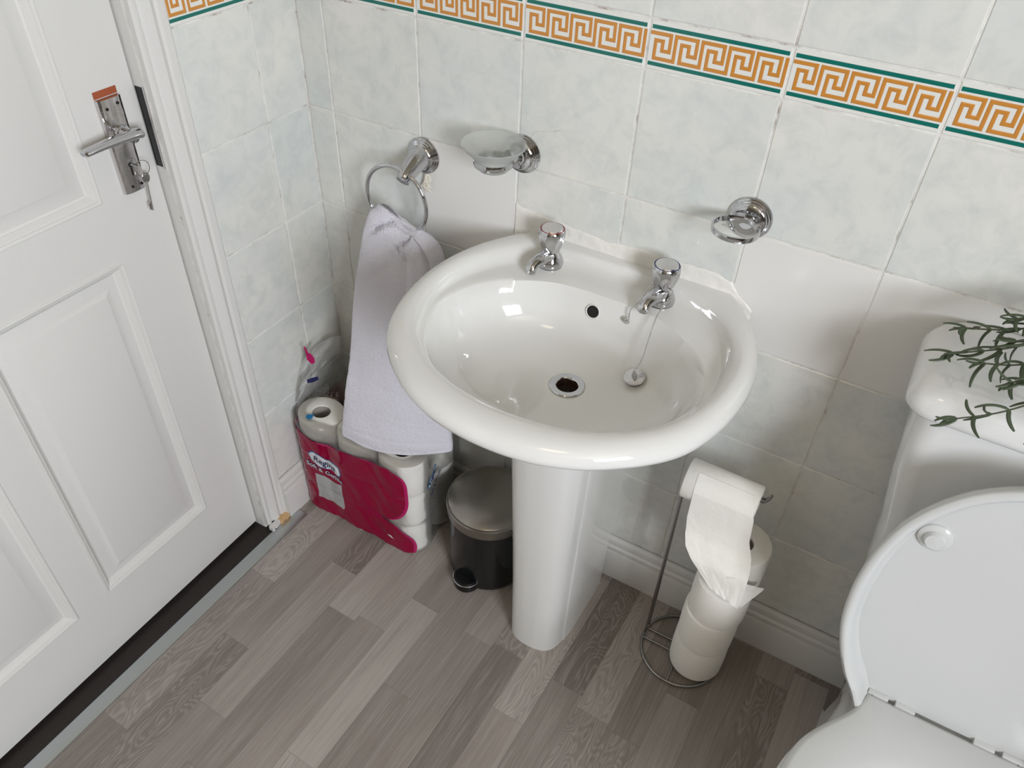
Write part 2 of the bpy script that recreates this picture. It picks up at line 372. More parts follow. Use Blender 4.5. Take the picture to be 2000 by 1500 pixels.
# ------------------------------------------------------------------ door, frame
FX = -.04
mb = MB()   # lining (jamb) and stop
mb.box((-.12, DY0-.0005, 0), (-.018, -.3255+.004, DZ), 'paint'); mb.box((-.12, DY1-.02, 0), (0, DY1, DZ), 'paint'); mb.box((-.12, DY1-.02, DZ-.001), (0, DY0+.004, DZ+.02), 'paint')
jamb = struct(mb.build('trim_7', smooth=0))
def architrave(mb, path):
    prof = [(0, 0), (0, .009), (.004, .0125), (.009, .0125), (.013, .008), (.017, .009), (.023, .0145), (.031, .0165), (.036, .013), (.040, .0115), (.044, .015), (.055, .0165), (.058, .014), (.058, 0)]
    return prof
mb = MB(); prof = [(w, x-.0125) for w, x in architrave(mb, None)]
YI = -.327
def leg(y, s, z0, z1):  # inner edge y, s=+1 towards +y ; mitred top
    mb.loft([[Vector((x, y+s*w, z0)) for w, x in prof], [Vector((x, y+s*w, z1+w)) for w, x in prof]], 'paint')
leg(YI, 1, .014, DZ); leg(DY1, -1, .0, DZ)
mb.loft([[Vector((x, YI+w, DZ+w)) for w, x in prof], [Vector((x, DY1-w, DZ+w)) for w, x in prof]], 'paint')
struct(mb.build('trim_3', smooth=30))
# broken foot of the architrave
mb = MB(); rd = random.Random(5)
pts = []
for i in range(11): pts.append((.001+.0135*(i % 2)*rd.uniform(.6, 1), -.327+.0056*i, .003+rd.random()*.012))
for i, (x, y, zz) in enumerate(pts):
    mb.box((0.0005, y-.003, zz*.3), (.011+rd.random()*.005, y+.003, .016), 'splinter' if 4 < i < 10 else 'paint', .0008)
struct(mb.build('trim_4', smooth=0))
# strike plate slot
mb = MB(); mb.box((-.040, -.3285, .932), (-.0235, -.3268, 1.063), 'black', .0006); mb.box((-.0235, -.3286, .930), (-.0195, -.3262, 1.065), 'chrome_worn', .0004)
struct(mb.build('trim_5'))
# door slab as one part + panels
door = bpy.data.objects.new('door_1', None); C.objects.link(door); door.location = (FX, -.33, 0); struct(door); bpy.context.view_layer.update()
ye, yh, zb, zt = -.3305, -1.13, .012, 1.99
px = [ye, -.44, -.70, -.763, -1.023, yh]
pz = [zb, .172, .806, .910, 1.83, zt]
panels = [(px[2], px[1], pz[1], pz[2]), (px[4], px[3], pz[1], pz[2]), (px[2], px[1], pz[3], pz[4]), (px[4], px[3], pz[3], pz[4])]
mb = MB()
ys = sorted(px); zs = pz
for i in range(5):
    for j in range(5):
        y0, y1, z0, z1 = ys[i], ys[i+1], zs[j], zs[j+1]
        if any(abs(y0-a[0]) < 1e-6 and abs(z0-a[2]) < 1e-6 for a in panels): continue
        mb.add([(FX, y0, z0), (FX, y1, z0), (FX, y1, z1), (FX, y0, z1)], [[0, 1, 2, 3]], 'paint')
mb.add([(FX, yh, zb), (FX, ye, zb), (FX, ye, zt), (FX, yh, zt), (FX-.035, yh, zb), (FX-.035, ye, zb), (FX-.035, ye, zt), (FX-.035, yh, zt)],
       [[0, 1, 5, 4], [1, 2, 6, 5], [2, 3, 7, 6], [3, 0, 4, 7], [4, 5, 6, 7]], 'paint')
slab = mb.build('door_leaf', door, smooth=0)
for (y0, y1, z0, z1) in panels:
    mb = MB(); rings = []
    for d, h in ((0, 0), (.0015, .0025), (.004, .0032), (.007, .002), (.0085, -.0005), (.0105, -.0008), (.014, -.004), (.017, -.0085), (.020, -.010), (.034, -.0065), (.046, -.0025), (.048, -.0018)):
        rings.append([Vector((FX+h, y, zz)) for y, zz in ((y0+d, z0+d), (y1-d, z0+d), (y1-d, z1-d), (y0+d, z1-d))])
    mb.loft(rings, 'paint', caps=False, capb=True); mb.build('door_panel', door, smooth=24)
# handle plate
PX = FX+.0005
PR = dict(y0=-.402, y1=-.360)
hp = MB(); zz0, zz1 = .911, 1.062
sec = [(0, PR['y0']), (.006, PR['y0']+.001), (.0075, PR['y0']+.0035), (.0095, PR['y0']+.0105), (.0095, PR['y1']-.0105), (.0075, PR['y1']-.0035), (.006, PR['y1']-.001), (0, PR['y1'])]
hp.loft([[Vector((PX+x, y, zz)) for x, y in sec] for zz in (zz0, zz1)], 'chrome_worn')
plate = hp.build('handle_plate', door, smooth=30)
mb = MB(); mb.box((FX-.001, PR['y0']+.001, zz1+.001), (FX+.0012, PR['y1']-.0005, zz1+.0115), 'bare', .0004); mb.build('bare_wood_patch', door)
mb = MB()
for y, zz in ((-.391, 1.048), (-.371, 1.052), (-.388, .921), (-.371, .920)):
    T = Matrix.Translation((PX+.0088, y, zz)) @ Matrix.Rotation(PI/2, 4, 'Y'); mb.lathe([(.0001, .0022), (.0022, .0018), (.0026, 0)], 'dark', T, 12)
sub(mb, 'screw', plate)
mb = MB(); mb.box((PX+.0088, -.3825, .938), (PX+.0099, -.3795, .956), 'dark', .0004)
T = Matrix.Translation((PX+.0088, -.381, .956)) @ Matrix.Rotation(PI/2, 4, 'Y'); mb.lathe([(.0001, .0013), (.0035, .0013), (.0037, 0)], 'dark', T, 16); sub(mb, 'keyhole', plate)
mb = MB()
T = Matrix.Translation((PX+.0085, -.379, 1.008)) @ Matrix.Rotation(PI/2, 4, 'Y')
mb.lathe([(.0135, 0), (.0135, .004), (.0115, .0075), (.010, .010), (.0095, .03), (.0001, .033)], 'chrome', T, 32)
pth = catmull([(PX+.034, -.3665, 1.009), (PX+.036, -.375, 1.011), (PX+.037, -.392, 1.0125), (PX+.037, -.415, 1.0135), (PX+.038, -.440, 1.014), (PX+.040, -.461, 1.014), (PX+.042, -.469, 1.014)], 6)
n_ = len(pth); rad = [.0135*min(1, (i+.8)/3)*(1-.42*i/n_)*(1 if i < n_-3 else (n_-i)/3.4) for i in range(n_)]
mb.tube(pth, rad, 'chrome', 20, flat=.6)
mb.build('door_handle', door)
# key on its ring
key = thing('key', (PX+.012, -.372, .945), 'small worn key hanging on a wire ring from the keyhole of the white door', 'key')
mb = MB(); kx = PX+.0175
mb.tube([(PX+.009, -.381, .956), (PX+.02, -.377, .957), (PX+.022, -.374, .957)], .0022, 'chrome', 8)
mb.build('key_stub', key)
mb = MB(); cc = Vector((kx+.001, -.3685, .9475)); mb.tube([cc+Vector((.004*math.cos(a)*.4, .0125*math.cos(a), .0125*math.sin(a))) for a in [2*PI*k/28 for k in range(28)]], .0006, 'chrome', 6, closed=True); mb.build('key_ring', key)
mb = MB(); bx, by, bz = kx, -.366, .930
mb.loft([[Vector((bx+dx, by+.0065*math.cos(a), bz+.0085*math.sin(a))) for a in [2*PI*k/16 for k in range(16)]] for dx in (-.001, .001)], 'chrome_worn')
mb.tube([(bx, by-.001, bz-.007), (bx, by-.003, bz-.028), (bx, by-.005, bz-.056)], .0019, 'chrome_worn', 8)
mb.box((bx-.001, by-.0095, bz-.054), (bx+.001, by-.003, bz-.042), 'chrome_worn', .0004); mb.build('key_blade', key)
# ------------------------------------------------------------------ washbasin
XC = .683
basin = thing('washbasin', (XC, -.2, 0), 'white ceramic pedestal washbasin fixed to the tiled wall', 'basin')
NB = 160
outer_h = [(0, -.484), (.045, -.481), (.09, -.4715), (.145, -.447), (.203, -.402), (.242, -.353), (.266, -.29), (.2765, -.215), (.272, -.15), (.254, -.088), (.226, -.035), (.202, -.003), (.17, -.0015), (.1, -.0015), (0, -.0015)]
rim_h = [(0, -.425), (.04, -.422), (.085, -.413), (.135, -.392), (.185, -.352), (.214, -.305), (.232, -.25), (.236, -.20), (.229, -.15), (.207, -.10), (.172, -.058), (.13, -.034), (.08, -.024), (.03, -.022), (0, -.022)]
bowl_h = [(0, -.4165), (.04, -.4135), (.085, -.404), (.135, -.382), (.178, -.343), (.203, -.300), (.216, -.255), (.212, -.205), (.194, -.165), (.165, -.132), (.125, -.104), (.085, -.088), (.045, -.083), (.02, -.082), (0, -.082)]
def full(h):
    p = [Vector((x, y)) for x, y in h]; return p+[Vector((-v.x, v.y)) for v in p[-2:0:-1]]
def curve2(h):
    c = catmull([(v.x, v.y, 0) for v in full(h)], 10, True); c = [Vector((v.x, v.y)) for v in c]
    # resample by polar angle about (0,-.22)
    cen = Vector((0, -.2)); ang = [math.atan2(v.y-cen.y, v.x-cen.x) for v in c]; out = []
    for j in range(NB):
        a = -PI+2*PI*(j+.5)/NB; best = None
        for i in range(len(c)):
            a0, a1 = ang[i], ang[(i+1) % len(c)]
            d = (a1-a0+PI) % (2*PI)-PI; e = (a-a0+PI) % (2*PI)-PI
            if d != 0 and 0 <= e/d <= 1: best = c[i].lerp(c[(i+1) % len(c)], e/d); break
        out.append(best if best else out[-1])
    return out
O, Rm, Bw = curve2(outer_h), curve2(rim_h), curve2(bowl_h)
cen = Vector((0, -.22)); D0 = Vector((0, -.205)); ZD = .695
def ring2(f, zf): return [Vector((XC+f(j).x, f(j).y, zf(j) if callable(zf) else zf)) for j in range(NB)]
def toward(v, c, d):
    w = c-v; return v+w.normalized()*min(d, w.length)
def keepwall(base, j, inset):                      # keep the back edge against the wall
    v = toward(base[j], cen, inset)
    if O[j].y > -.004: v = Vector((v.x, base[j].y))
    return v
rings = []
for sc_, zz in ((.30, .605), (.35, .625), (.46, .665), (.60, .702), (.71, .730), (.785, .749)):
    rings.append(ring2(lambda j: (lambda v: Vector((v.x, max(v.y, v.y) if O[j].y < -.004 else -.0015)))(cen.lerp(O[j], sc_)), zz))
for inset, zz in ((.048, .7625), (.034, .771), (.021, .779), (.010, .7875), (.003, .795), (0, .802), (.0012, .809), (.005, .8155), (.012, .8212), (.022, .8248)):
    rings.append(ring2(lambda j: keepwall(O, j, inset), zz))
rings.append(ring2(lambda j: O[j].lerp(Rm[j], .72) if O[j].y < -.004 else O[j].lerp(Rm[j], .72), .8235))
rings.append(ring2(lambda j: O[j].lerp(Rm[j], .93), .8195))
rings.append(ring2(lambda j: Rm[j], .8135))
led = [(Rm[j]-Bw[j]).length for j in range(NB)]
lz = [smooth(min(1, led[j]/.03)) for j in range(NB)]
rings.append(ring2(lambda j: Rm[j].lerp(Bw[j], .18), lambda j: lerp(.8095, .803, lz[j])))
rings.append(ring2(lambda j: Rm[j].lerp(Bw[j], .36), lambda j: lerp(.807, .8005, lz[j])))
rings.append(ring2(lambda j: Rm[j].lerp(Bw[j], .62), lambda j: lerp(.805, .8, lz[j])))
rings.append(ring2(lambda j: Rm[j].lerp(Bw[j], .86), lambda j: lerp(.802, .7985, lz[j])))
NBW = 22; prof_b = []
for k in range(1, NBW+1):
    t = k/NBW; f = 1-(1-.029/.2)*0 if False else None
    s_ = t**1.15
    prof_b.append((t, s_))
for k in range(0, NBW+1):
    t = k/NBW                                       # 0 edge .. 1 drain
    f = 1-t; g = f**5.2*.55+f**2.0*.45 if False else (.60*f**9+.40*f**1.9)
    rings.append(ring2(lambda j: (lambda v: v)(D0+(Bw[j]-D0)*(f*(1-.131)+.131)), ZD+(.7965-ZD)*g-.004*(t > 0)*0))
rings.append(ring2(lambda j: D0+(Bw[j]-D0).normalized()*.026, ZD-.003))
mb = MB(); mb.loft(rings, 'ceramic', caps=False, capb=False)
bowl = mb.build('basin_bowl', basin, smooth=60)
from mathutils.bvhtree import BVHTree
_bm = bmesh.new(); _bm.from_mesh(bowl.data); _bv = BVHTree.FromBMesh(_bm)
def bowl_hit(o, d):
    off = basin.location; r = _bv.ray_cast(Vector(o)-off, Vector(d).normalized()); n = r[1] if r[1].dot(Vector(d)) < 0 else -r[1]; return r[0]+off, n
# pedestal
mb = MB()
def ped(zz):
    t = zz/.66; hw = lerp(.067, .085, t**1.5); yf = lerp(-.272, -.30, t**1.4)
    tab = [(-1.0, 0.), (-1.0, -.42), (-.985, -.62), (-.93, -.76), (-.895, -.775), (-.80, -.885), (-.60, -.96), (-.30, -.993), (0, -1.0)]
    h = [Vector((XC+a*hw, -.045+(-b)*(yf+.045), zz)) for a, b in tab]
    return [Vector((v.x, v.y, v.z)) for v in h]+[Vector((2*XC-v.x, v.y, v.z)) for v in h[-2::-1]]
def pedc(zz):
    p = ped(zz); c = catmull(p, 5); return c
mb.loft([pedc(zz) for zz in [0, .004, .05, .1, .2, .3, .4, .5, .58, .63, .68]], 'ceramic', closed=True)
mb.build('pedestal', basin, smooth=35)
# waste
mb = MB(); T = Matrix.Translation((XC, -.205, ZD))
mb.lathe([(.0285, -.002), (.0295, .001), (.028, .0022), (.019, .0018), (.0178, .0005)], 'chrome', T, 48)
mb.lathe([(.0178, .0005), (.0165, -.004), (.016, -.016)], 'rust', T, 48)
waste = mb.build('waste_outlet', basin)
mb = MB(); mb.lathe([(.016, -.015), (.0001, -.013)], 'rust', T, 32)
for k in range(5): mb.lathe([(.0001, -.0122), (.0036, -.0125)], 'dark', T @ Matrix.Translation((.009*math.cos(k*1.256), .009*math.sin(k*1.256), 0)), 12)
sub(mb, 'waste_grid', waste)
# overflow
OV, on = bowl_hit((.666, -.2, .766), (0, 1, 0))
T = Matrix.Translation(OV+on*.0015) @ on.to_track_quat('Z', 'Y').to_matrix().to_4x4()
mb = MB(); mb.lathe([(.0125, -.002), (.0128, .0012), (.0115, .0018), (.0105, .0005)], 'ceramic', T, 32); mb.lathe([(.0105, .0006), (.0001, .0004)], 'dark', T, 32); mb.build('overflow_hole', basin)
# chain stay on the bowl wall
CS, on = bowl_hit((.7238, -.2, .773), (0, 1, 0))
mb = MB(); mb.lathe([(.0052, -.002), (.0052, .003), (.004, .0055), (.0001, .006)], 'chrome_worn', Matrix.Translation(CS) @ on.to_track_quat('Z', 'Y').to_matrix().to_4x4(), 20)
mb.tube([CS+Vector((.004+.004*math.cos(a), -.006, .004*math.sin(a))) for a in [2*PI*k/14 for k in range(14)]], .0011, 'chrome_worn', 6, closed=True)
mb.build('chain_stay', basin)
# taps
def tap(x, ringmat, label):
    y0, z0 = -.047, .8
    t = thing('basin_tap', (x, y0, z0), label, 'tap', None)
    T = Matrix.Translation((x, y0, z0))
    mb = MB(); mb.lathe([(.0225, -.0015), (.0228, .001), (.0225, .002)], 'black', T, 40)
    mb.lathe([(.0228, .0012), (.0235, .005), (.0222, .011), (.0185, .019), (.0145, .025), (.012, .029), (.012, .034)], 'chrome', T, 40)
    sp = catmull([(x, y0-.002, z0+.017), (x-.003, y0-.016, z0+.021), (x-.006, y0-.031, z0+.0215), (x-.009, y0-.043, z0+.0185), (x-.0105, y0-.050, z0+.0125), (x-.011, y0-.051, z0+.0065)], 5)
    n = len(sp); mb.tube(sp, [lerp(.0155, .0098, min(1, i/(n*.6))) for i in range(n)], 'chrome', 20, flat=.82)
    body = mb.build('tap_body', t)
    # fluted head
    mb = MB(); prof = [(.0115, .0275), (.0150, .0285), (.0172, .034), (.0205, .044), (.0232, .054), (.0238, .061), (.0225, .067), (.0208, .0695)]
    rings = []; n = 64
    for r, zz in prof:
        a_ = .0026*smooth((zz-.028)/.008)*smooth((.066-zz)/.014)
        rings.append([T @ Vector(((r-a_*abs(math.sin(4*2*PI*j/n)))*math.cos(2*PI*j/n), (r-a_*abs(math.sin(4*2*PI*j/n)))*math.sin(2*PI*j/n), zz)) for j in range(n)])
    mb.loft(rings, 'chrome', caps=False); head = mb.build('tap_head', t, smooth=28)
    mb = MB(); mb.lathe([(.0208, .0693), (.0202, .0702), (.0190, .0698)], ringmat, T, 48); sub(mb, 'colour_ring', head)
    mb = MB(); mb.lathe([(.0190, .0698), (.0180, .0711), (.0001, .0716)], 'chrome_worn', T, 48); sub(mb, 'tap_cap', head)
    return t
tap(.559, 'red', 'chrome basin tap with a red ring on its head')
tap(.764, 'blue', 'chrome basin tap with a blue ring, plug chain looped round it')
# plug and ball chain
plug = thing('basin_plug', (.768, -.123, .712), 'metal basin plug hanging on a ball chain above the bowl', 'plug')
pc, pn = bowl_hit((.7775, -.150, .9), (0, 0, -1)); pc = pc+pn*.0075; pn = (pn+Vector((.10, .06, .1))).normalized(); T = Matrix.Translation(pc) @ pn.to_track_quat('Z', 'Y').to_matrix().to_4x4()
mb = MB(); mb.lathe([(.0001, -.006), (.0145, -.006), (.0165, -.0015), (.0165, -.0005)], 'black', T, 40); mb.lathe([(.0175, -.0005), (.0178, .0012), (.0165, .0028), (.0001, .0034)], 'chrome_worn', T, 40)
mb.build('plug_disc', plug)
mb = MB(); mb.lathe([(.0048, .003), (.0045, .007), (.0028, .010), (.002, .015), (.0001, .016)], 'chrome', T, 20); mb.build('plug_stud', plug)
def chain(name, pts, parent):
    c = catmull(pts, 14); mb = MB(); L = 0; prev = c[0]; s = 0
    for p in c[1:]:
        seg = (p-prev).length
        while s <= seg:
            v = prev.lerp(p, s/seg) if seg else p
            bm = bmesh.new(); bmesh.ops.create_icosphere(bm, subdivisions=1, radius=.0015); bm.verts.index_update()
            mb.add([v+w.co for w in bm.verts], [[w.index for w in f.verts] for f in bm.faces], 'chrome_worn'); bm.free(); s += .0032
        s -= seg; prev = p
    mb.tube(c, .00035, 'chrome_worn', 5)
    return mb.build(name, parent)
top = pc+pn*.016
chain('ball_chain', [top, (.778, -.138, .745), (.7775, -.118, .778), (.778, -.098, .8085), (.7795, -.072, .815), (.782, -.055, .828), (.770, -.031, .832), (.752, -.036, .831), (.745, -.056, .826), (.740, -.078, .8105), (.731, -.092, .797), CS+Vector((.007, -.005, .002))], plug)
# sealant on the wall above the basin
mb = MB(); rd = random.Random(2); NS = 90; rowsS = []
for i in range(NS+1):
    x = lerp(.462, .902, i/NS)
    zt_ = interp([(.462, .869), (.5, .862), (.56, .857), (.64, .849), (.7, .856), (.76, .853), (.83, .856), (.86, .845), (.88, .824), (.902, .806)], x)+.004*mnoise.noise(Vector((x*60, 1, 0)))
    zb_ = interp([(.462, .800), (.5, .81), (.86, .812), (.88, .80), (.902, .785)], x)
    r = []
    for k in range(11):
        t = k/10; zz = lerp(zb_, zt_, t); th = .0005+.0022*abs(mnoise.noise(Vector((x*55, zz*90, 3.3))))+.003*max(0, 1-t*2.2)
        if k == 10: th = -.001
        r.append(Vector((x, -th, zz)))
    rowsS.append(r)
mb.loft(rowsS, 'caulk', caps=False, closed=False)
tag(mb.build('sealant', smooth=60), 'rough smeared white sealant along the wall behind the washbasin', 'sealant')
# ------------------------------------------------------------------ wall fittings
def rose(mb, x, zc, m='chrome', y=0):
    T = Matrix.Translation((x, y, zc)) @ Matrix.Rotation(PI/2, 4, 'X')
    mb.lathe([(.0335, 0), (.0335, .003), (.032, .0055), (.0305, .006), (.029, .0085), (.0275, .0092), (.026, .0118), (.0245, .0125), (.0225, .015), (.020, .0158), (.0001, .017)], m, T, 56)
tr = thing('towel_ring', (.267, 0, .903), 'chrome towel ring on the tiled wall left of the washbasin, holding a towel', 'towel ring')
mb = MB(); rose(mb, .267, .904); mb.build('wall_rose', tr, smooth=30)
mb = MB(); pth = catmull([(.267, -.010, .904), (.267, -.024, .902), (.267, -.042, .895), (.267, -.058, .888), (.267, -.066, .883), (.267, -.069, .881)], 5)
n_ = len(pth); mb.tube(pth, [lerp(.0215, .0125, min(1, i/(n_*.75))) if i < n_-2 else .006-(i-n_+2)*.003 for i in range(n_)], 'chrome', 24); mb.build('arm', tr)
RC, RR = Vector((.2445, -.062, .8345)), .0665
mb = MB(); mb.tube([RC+Vector((RR*math.cos(a), -.004*math.sin(a)*0, RR*math.sin(a))) for a in [2*PI*k/72 for k in range(72)]], .0041, 'chrome', 12, closed=True); mb.build('ring', tr)
# frayed thread under the rose
mb = MB(); rd = random.Random(9)
for k in range(12):
    x = .279+rd.uniform(-.004, .004); p = [(x, -.009, .874), (x+rd.uniform(-.006, .006), -.010, .862), (x+rd.uniform(-.011, .010), -.009, .848), (x+rd.uniform(-.014, .012), -.008, .838+rd.random()*.006)]
    mb.tube(catmull(p, 4), .0009, 'thread', 5)
tag(mb.build('frayed_string'), 'frayed white cotton string hanging under the towel ring mount', 'string')
# soap dish
sd = thing('soap_dish_holder', (.471, 0, .961), 'chrome holder on the wall carrying a frosted glass soap dish', 'soap dish holder')
SX, SY, SZ = .453, -.0665, .9705
mb = MB(); rose(mb, .471, .961); mb.build('wall_rose', sd, smooth=30)
mb = MB(); mb.tube(catmull([(.470, -.012, .961), (.467, -.022, .963), (.462, -.036, .966)], 5), [.016]*5+[.011]*6, 'chrome', 20); mb.build('arm', sd)
T = Matrix.Translation((SX, SY, SZ)); mb = MB()
mb.lathe([(.030, -.009), (.0325, -.0085), (.0335, -.004), (.0325, .001), (.030, .0015), (.030, -.009)], 'chrome', T, 56); mb.build('ring', sd)
gd = MB(); gd.lathe([(.0001, -.016), (.024, -.016), (.0275, -.012), (.0292, -.004), (.031, .003), (.040, .012), (.0485, .020), (.0522, .0255), (.0533, .0262), (.0525, .0278), (.0470, .0225), (.038, .0145), (.028, .0055), (.025, .0), (.023, -.0095), (.0001, -.0105)], 'frost', T, 64)
tag(gd.build('glass_soap_dish', smooth=60), 'round frosted glass soap dish sitting in its chrome wall holder', 'soap dish')
# tumbler ring
th = thing('tumbler_holder', (.862, 0, .961), 'empty chrome tumbler ring on the tiled wall above the blue-ringed tap', 'tumbler holder')
mb = MB(); rose(mb, .862, .961); mb.build('wall_rose', th, smooth=30)
mb = MB(); mb.tube(catmull([(.862, -.008, .961), (.861, -.012, .962), (.860, -.0165, .963)], 4), .0125, 'chrome', 20); mb.build('arm', th)
TC = Vector((.8545, -.0505, .964))
mb = MB(); T = Matrix.Translation(TC)
mb.lathe([(.0325, -.0045), (.0352, -.004), (.0358, 0), (.0352, .004), (.0325, .0045), (.0318, 0), (.0325, -.0045)], 'chrome', T, 64); mb.build('ring', th, smooth=50)
# ------------------------------------------------------------------ towel
def towel():
    R = []; NJ = 84
    # rows: (left edge xyz, right edge xyz, thickness)
    Rw = [((.200, -.064, .806), (.300, -.062, .785), .022), ((.190, -.064, .801), (.322, -.063, .772), .040), ((.184, -.068, .785), (.340, -.065, .748), .052), ((.176, -.075, .745), (.352, -.073, .70), .056),
          ((.166, -.090, .68), (.362, -.086, .63), .050), ((.160, -.108, .61), (.372, -.10, .56), .040), ((.168, -.140, .53), (.382, -.112, .49), .034),
          ((.170, -.172, .44), (.392, -.122, .42), .030), ((.168, -.195, .365), (.399, -.128, .365), .027), ((.167, -.203, .330), (.403, -.130, .340), .024), ((.168, -.206, .312), (.403, -.131, .325), .018)]
    ls = catmull([r[0] for r in Rw], 10); rs = catmull([r[1] for r in Rw], 10); tk = catmull([(r[2], 0, 0) for r in Rw], 10)
    n = len(ls)
    for i in range(n):
        a, b = ls[i], rs[i]; t = tk[i].x/2; v = i/(n-1); ring = []
        bump = (1-smooth(v/.12))
        for j in range(NJ):
            th = 2*PI*j/NJ; c, s = math.cos(th), math.sin(th)
            u = .5-.5*(abs(c)**.75)*(1 if c > 0 else -1)
            p = a.lerp(b, u)
            w = abs(s)**.5*(1 if s > 0 else -1)*t
            # big folds fade down
            fold = math.sin(u*9+v*4)*.004*math.exp(-v*2.5)
            for (ua, va, ub, vb_, dp, wd) in ((.50, -.02, .08, .26, .013, .030), (.80, .03, .38, .30, .012, .028), (.86, .04, .90, .50, .012, .026), (.62, .22, .58, .6, .004, .03)):
                tv = (v-va)/(vb_-va)
                if -.1 < tv < 1.15:
                    tvc = max(0, min(1, tv)); uc = lerp(ua, ub, tvc)+.03*math.sin(tvc*3); du = (u-uc)/wd; env = smooth((1.15-tv)/.5)*smooth((tv+.1)/.15)
                    fold -= dp*env*(math.exp(-du*du) - .55*math.exp(-((du-2.2)/1.6)**2))
            fold += .003*mnoise.noise(Vector((u*5, v*9, 1.)))
            p = p+Vector((0, -w-(fold if s > 0 else -.2*fold), 0))
            p.z += .010*(math.cos((u-.18)*6.0))*math.exp(-v*9)
            # arch of bottom corner: front hem bows forward
            p.y -= .020*math.sin(PI*u)*smooth((v-.45)/.5)
            p.z -= .010*math.sin(PI*u)*smooth((v-.8)/.2)
            # woven bands near the hem
            for vb in (.64, .655, .67, .74, .755, .77, .785, .85, .862, .95):
                p.y += (.0016 if s > 0 else 0)*math.exp(-((v-vb)/.0045)**2)
            ring.append(p)
        R.append(ring)
    R.insert(0, [Vector((p.x*.93+.25*.07, -.064+(p.y+.064)*.45, p.z+.004)) for p in R[0]])
    mb = MB(); mb.loft(R, 'towel')
    return mb.build('hand_towel', smooth=70)
tag(towel(), 'folded white terry hand towel hanging from the chrome towel ring', 'towel')
# ------------------------------------------------------------------ toilet roll multipack
pack = thing('toilet_roll_multipack', (.184, -.115, 0), 'opened magenta plastic multipack of white toilet rolls standing in the corner', 'multipack')
def roll_mesh(mb, c, rx, ry, h, core=.021, nn=56, sh='paper', squash=0):
    def ring(r, zz, k): return [Vector((c[0]+(rx-k)*math.cos(2*PI*j/nn), c[1]+(ry-k)*math.sin(2*PI*j/nn), c[2]+zz)) for j in range(nn)]
    def cr(r, zz): return [Vector((c[0]+r*math.cos(2*PI*j/nn), c[1]+r*.96*math.sin(2*PI*j/nn), c[2]+zz)) for j in range(nn)]
    mb.loft([cr(core, .004), cr(core, .001), ring(0, .0005, .004), ring(0, .002, .0008), ring(0, .007, 0), ring(0, h*.5, -.0008), ring(0, h-.007, 0), ring(0, h-.002, .0008), ring(0, h-.0005, .004), cr(core+.001, h-.001), cr(core, h-.004)], sh, caps=False)
RX = [.070, .184, .298]; RY = [-.166, -.068]; hR = .1
for li in range(3):
    for xi, x in enumerate(RX):
        for yi, y in enumerate(RY):
            if li == 2 and yi == 1 and xi < 2: continue
            mb = MB(); roll_mesh(mb, (x, y, li*hR+.0015), .0565, .0485, hR-.001); r = mb.build('toilet_roll', pack, smooth=50)
            mb = MB(); mb.lathe([(.0211, .006), (.0208, hR-.004)], 'card', Matrix.Translation((x, y, li*hR+.0015)), 32)
            mb.lathe([(.0208, hR*.45), (.0001, hR*.45)], 'card', Matrix.Translation((x, y, li*hR+.0015)), 24)
            sub(mb, 'core', r)
# wrap perimeter curve (u in metres along it), starting at back-left going front
def scal(x0, x1, y0, y1, sag):
    # front side follows the rolls a little
    pts = []
    r = .045
    pts += [(x0, y1), (x0-.001, lerp(y1, y0, .5)), (x0, y0+r)]
    for k in range(1, 6): a = PI+PI/2*k/6; pts.append((x0+r+r*math.cos(a), y0+r+r*math.sin(a)))
    pts.append((x0+r, y0))
    for k in range(1, 12):
        x = lerp(x0+r, x1-r, k/12); d = abs(((x-.070)/.114+.5) % 1-.5)*2; pts.append((x, y0+sag*(d**3)))
    pts.append((x1-r, y0))
    for k in range(1, 6): a = -PI/2+PI/2*k/6; pts.append((x1-r+r*math.cos(a), y0+r+r*math.sin(a)))
    pts += [(x1, y0+r), (x1-.006, -.117), (x1, y1-.03), (x1-.004, y1)]
    return catmull([(a, b, 0) for a, b in pts], 5)
PER = scal(.0115, .357, -.217, -.019, .006)
PL = [0]
for a, b in zip(PER, PER[1:]): PL.append(PL[-1]+(b-a).length)
import bisect
def S(u, z, off=0.0006):
    u = max(0, min(PL[-1]-1e-6, u)); k = bisect.bisect_right(PL, u)-1; k = min(k, len(PER)-2)
    t = (u-PL[k])/(PL[k+1]-PL[k]); p = PER[k].lerp(PER[k+1], t); d = (PER[min(k+2, len(PER)-1)]-PER[max(0, k-1)]).normalized(); nrm = Vector((d.y, -d.x, 0))
    if nrm.dot(Vector((p.x-.184, p.y+.117, 0))) < 0: nrm = -nrm
    w = .0016*mnoise.noise(Vector((u*26, z*30, 0)))+.0022*mnoise.noise(Vector((u*60+z*40, z*9, 4)))
    w += -.0013*math.exp(-((z-.1)/.007)**2)-.0010*math.exp(-((z-.2)/.007)**2)
    w -= .012*smooth((.016-z)/.016)
    return Vector((p.x, p.y, max(z, .0008)))+nrm*(.0022+w+off)
def uof(x, y=-.216):                                # u of a point on the front
    best = min(range(len(PER)), key=lambda i: (PER[i].x-x)**2+(PER[i].y-y)**2); return PL[best]
mb = MB(); NU, NZ = 150, 60
rg = [[S(PL[-1]*i/NU, .30*k/NZ, 0) for i in range(NU+1)] for k in range(NZ+1)]
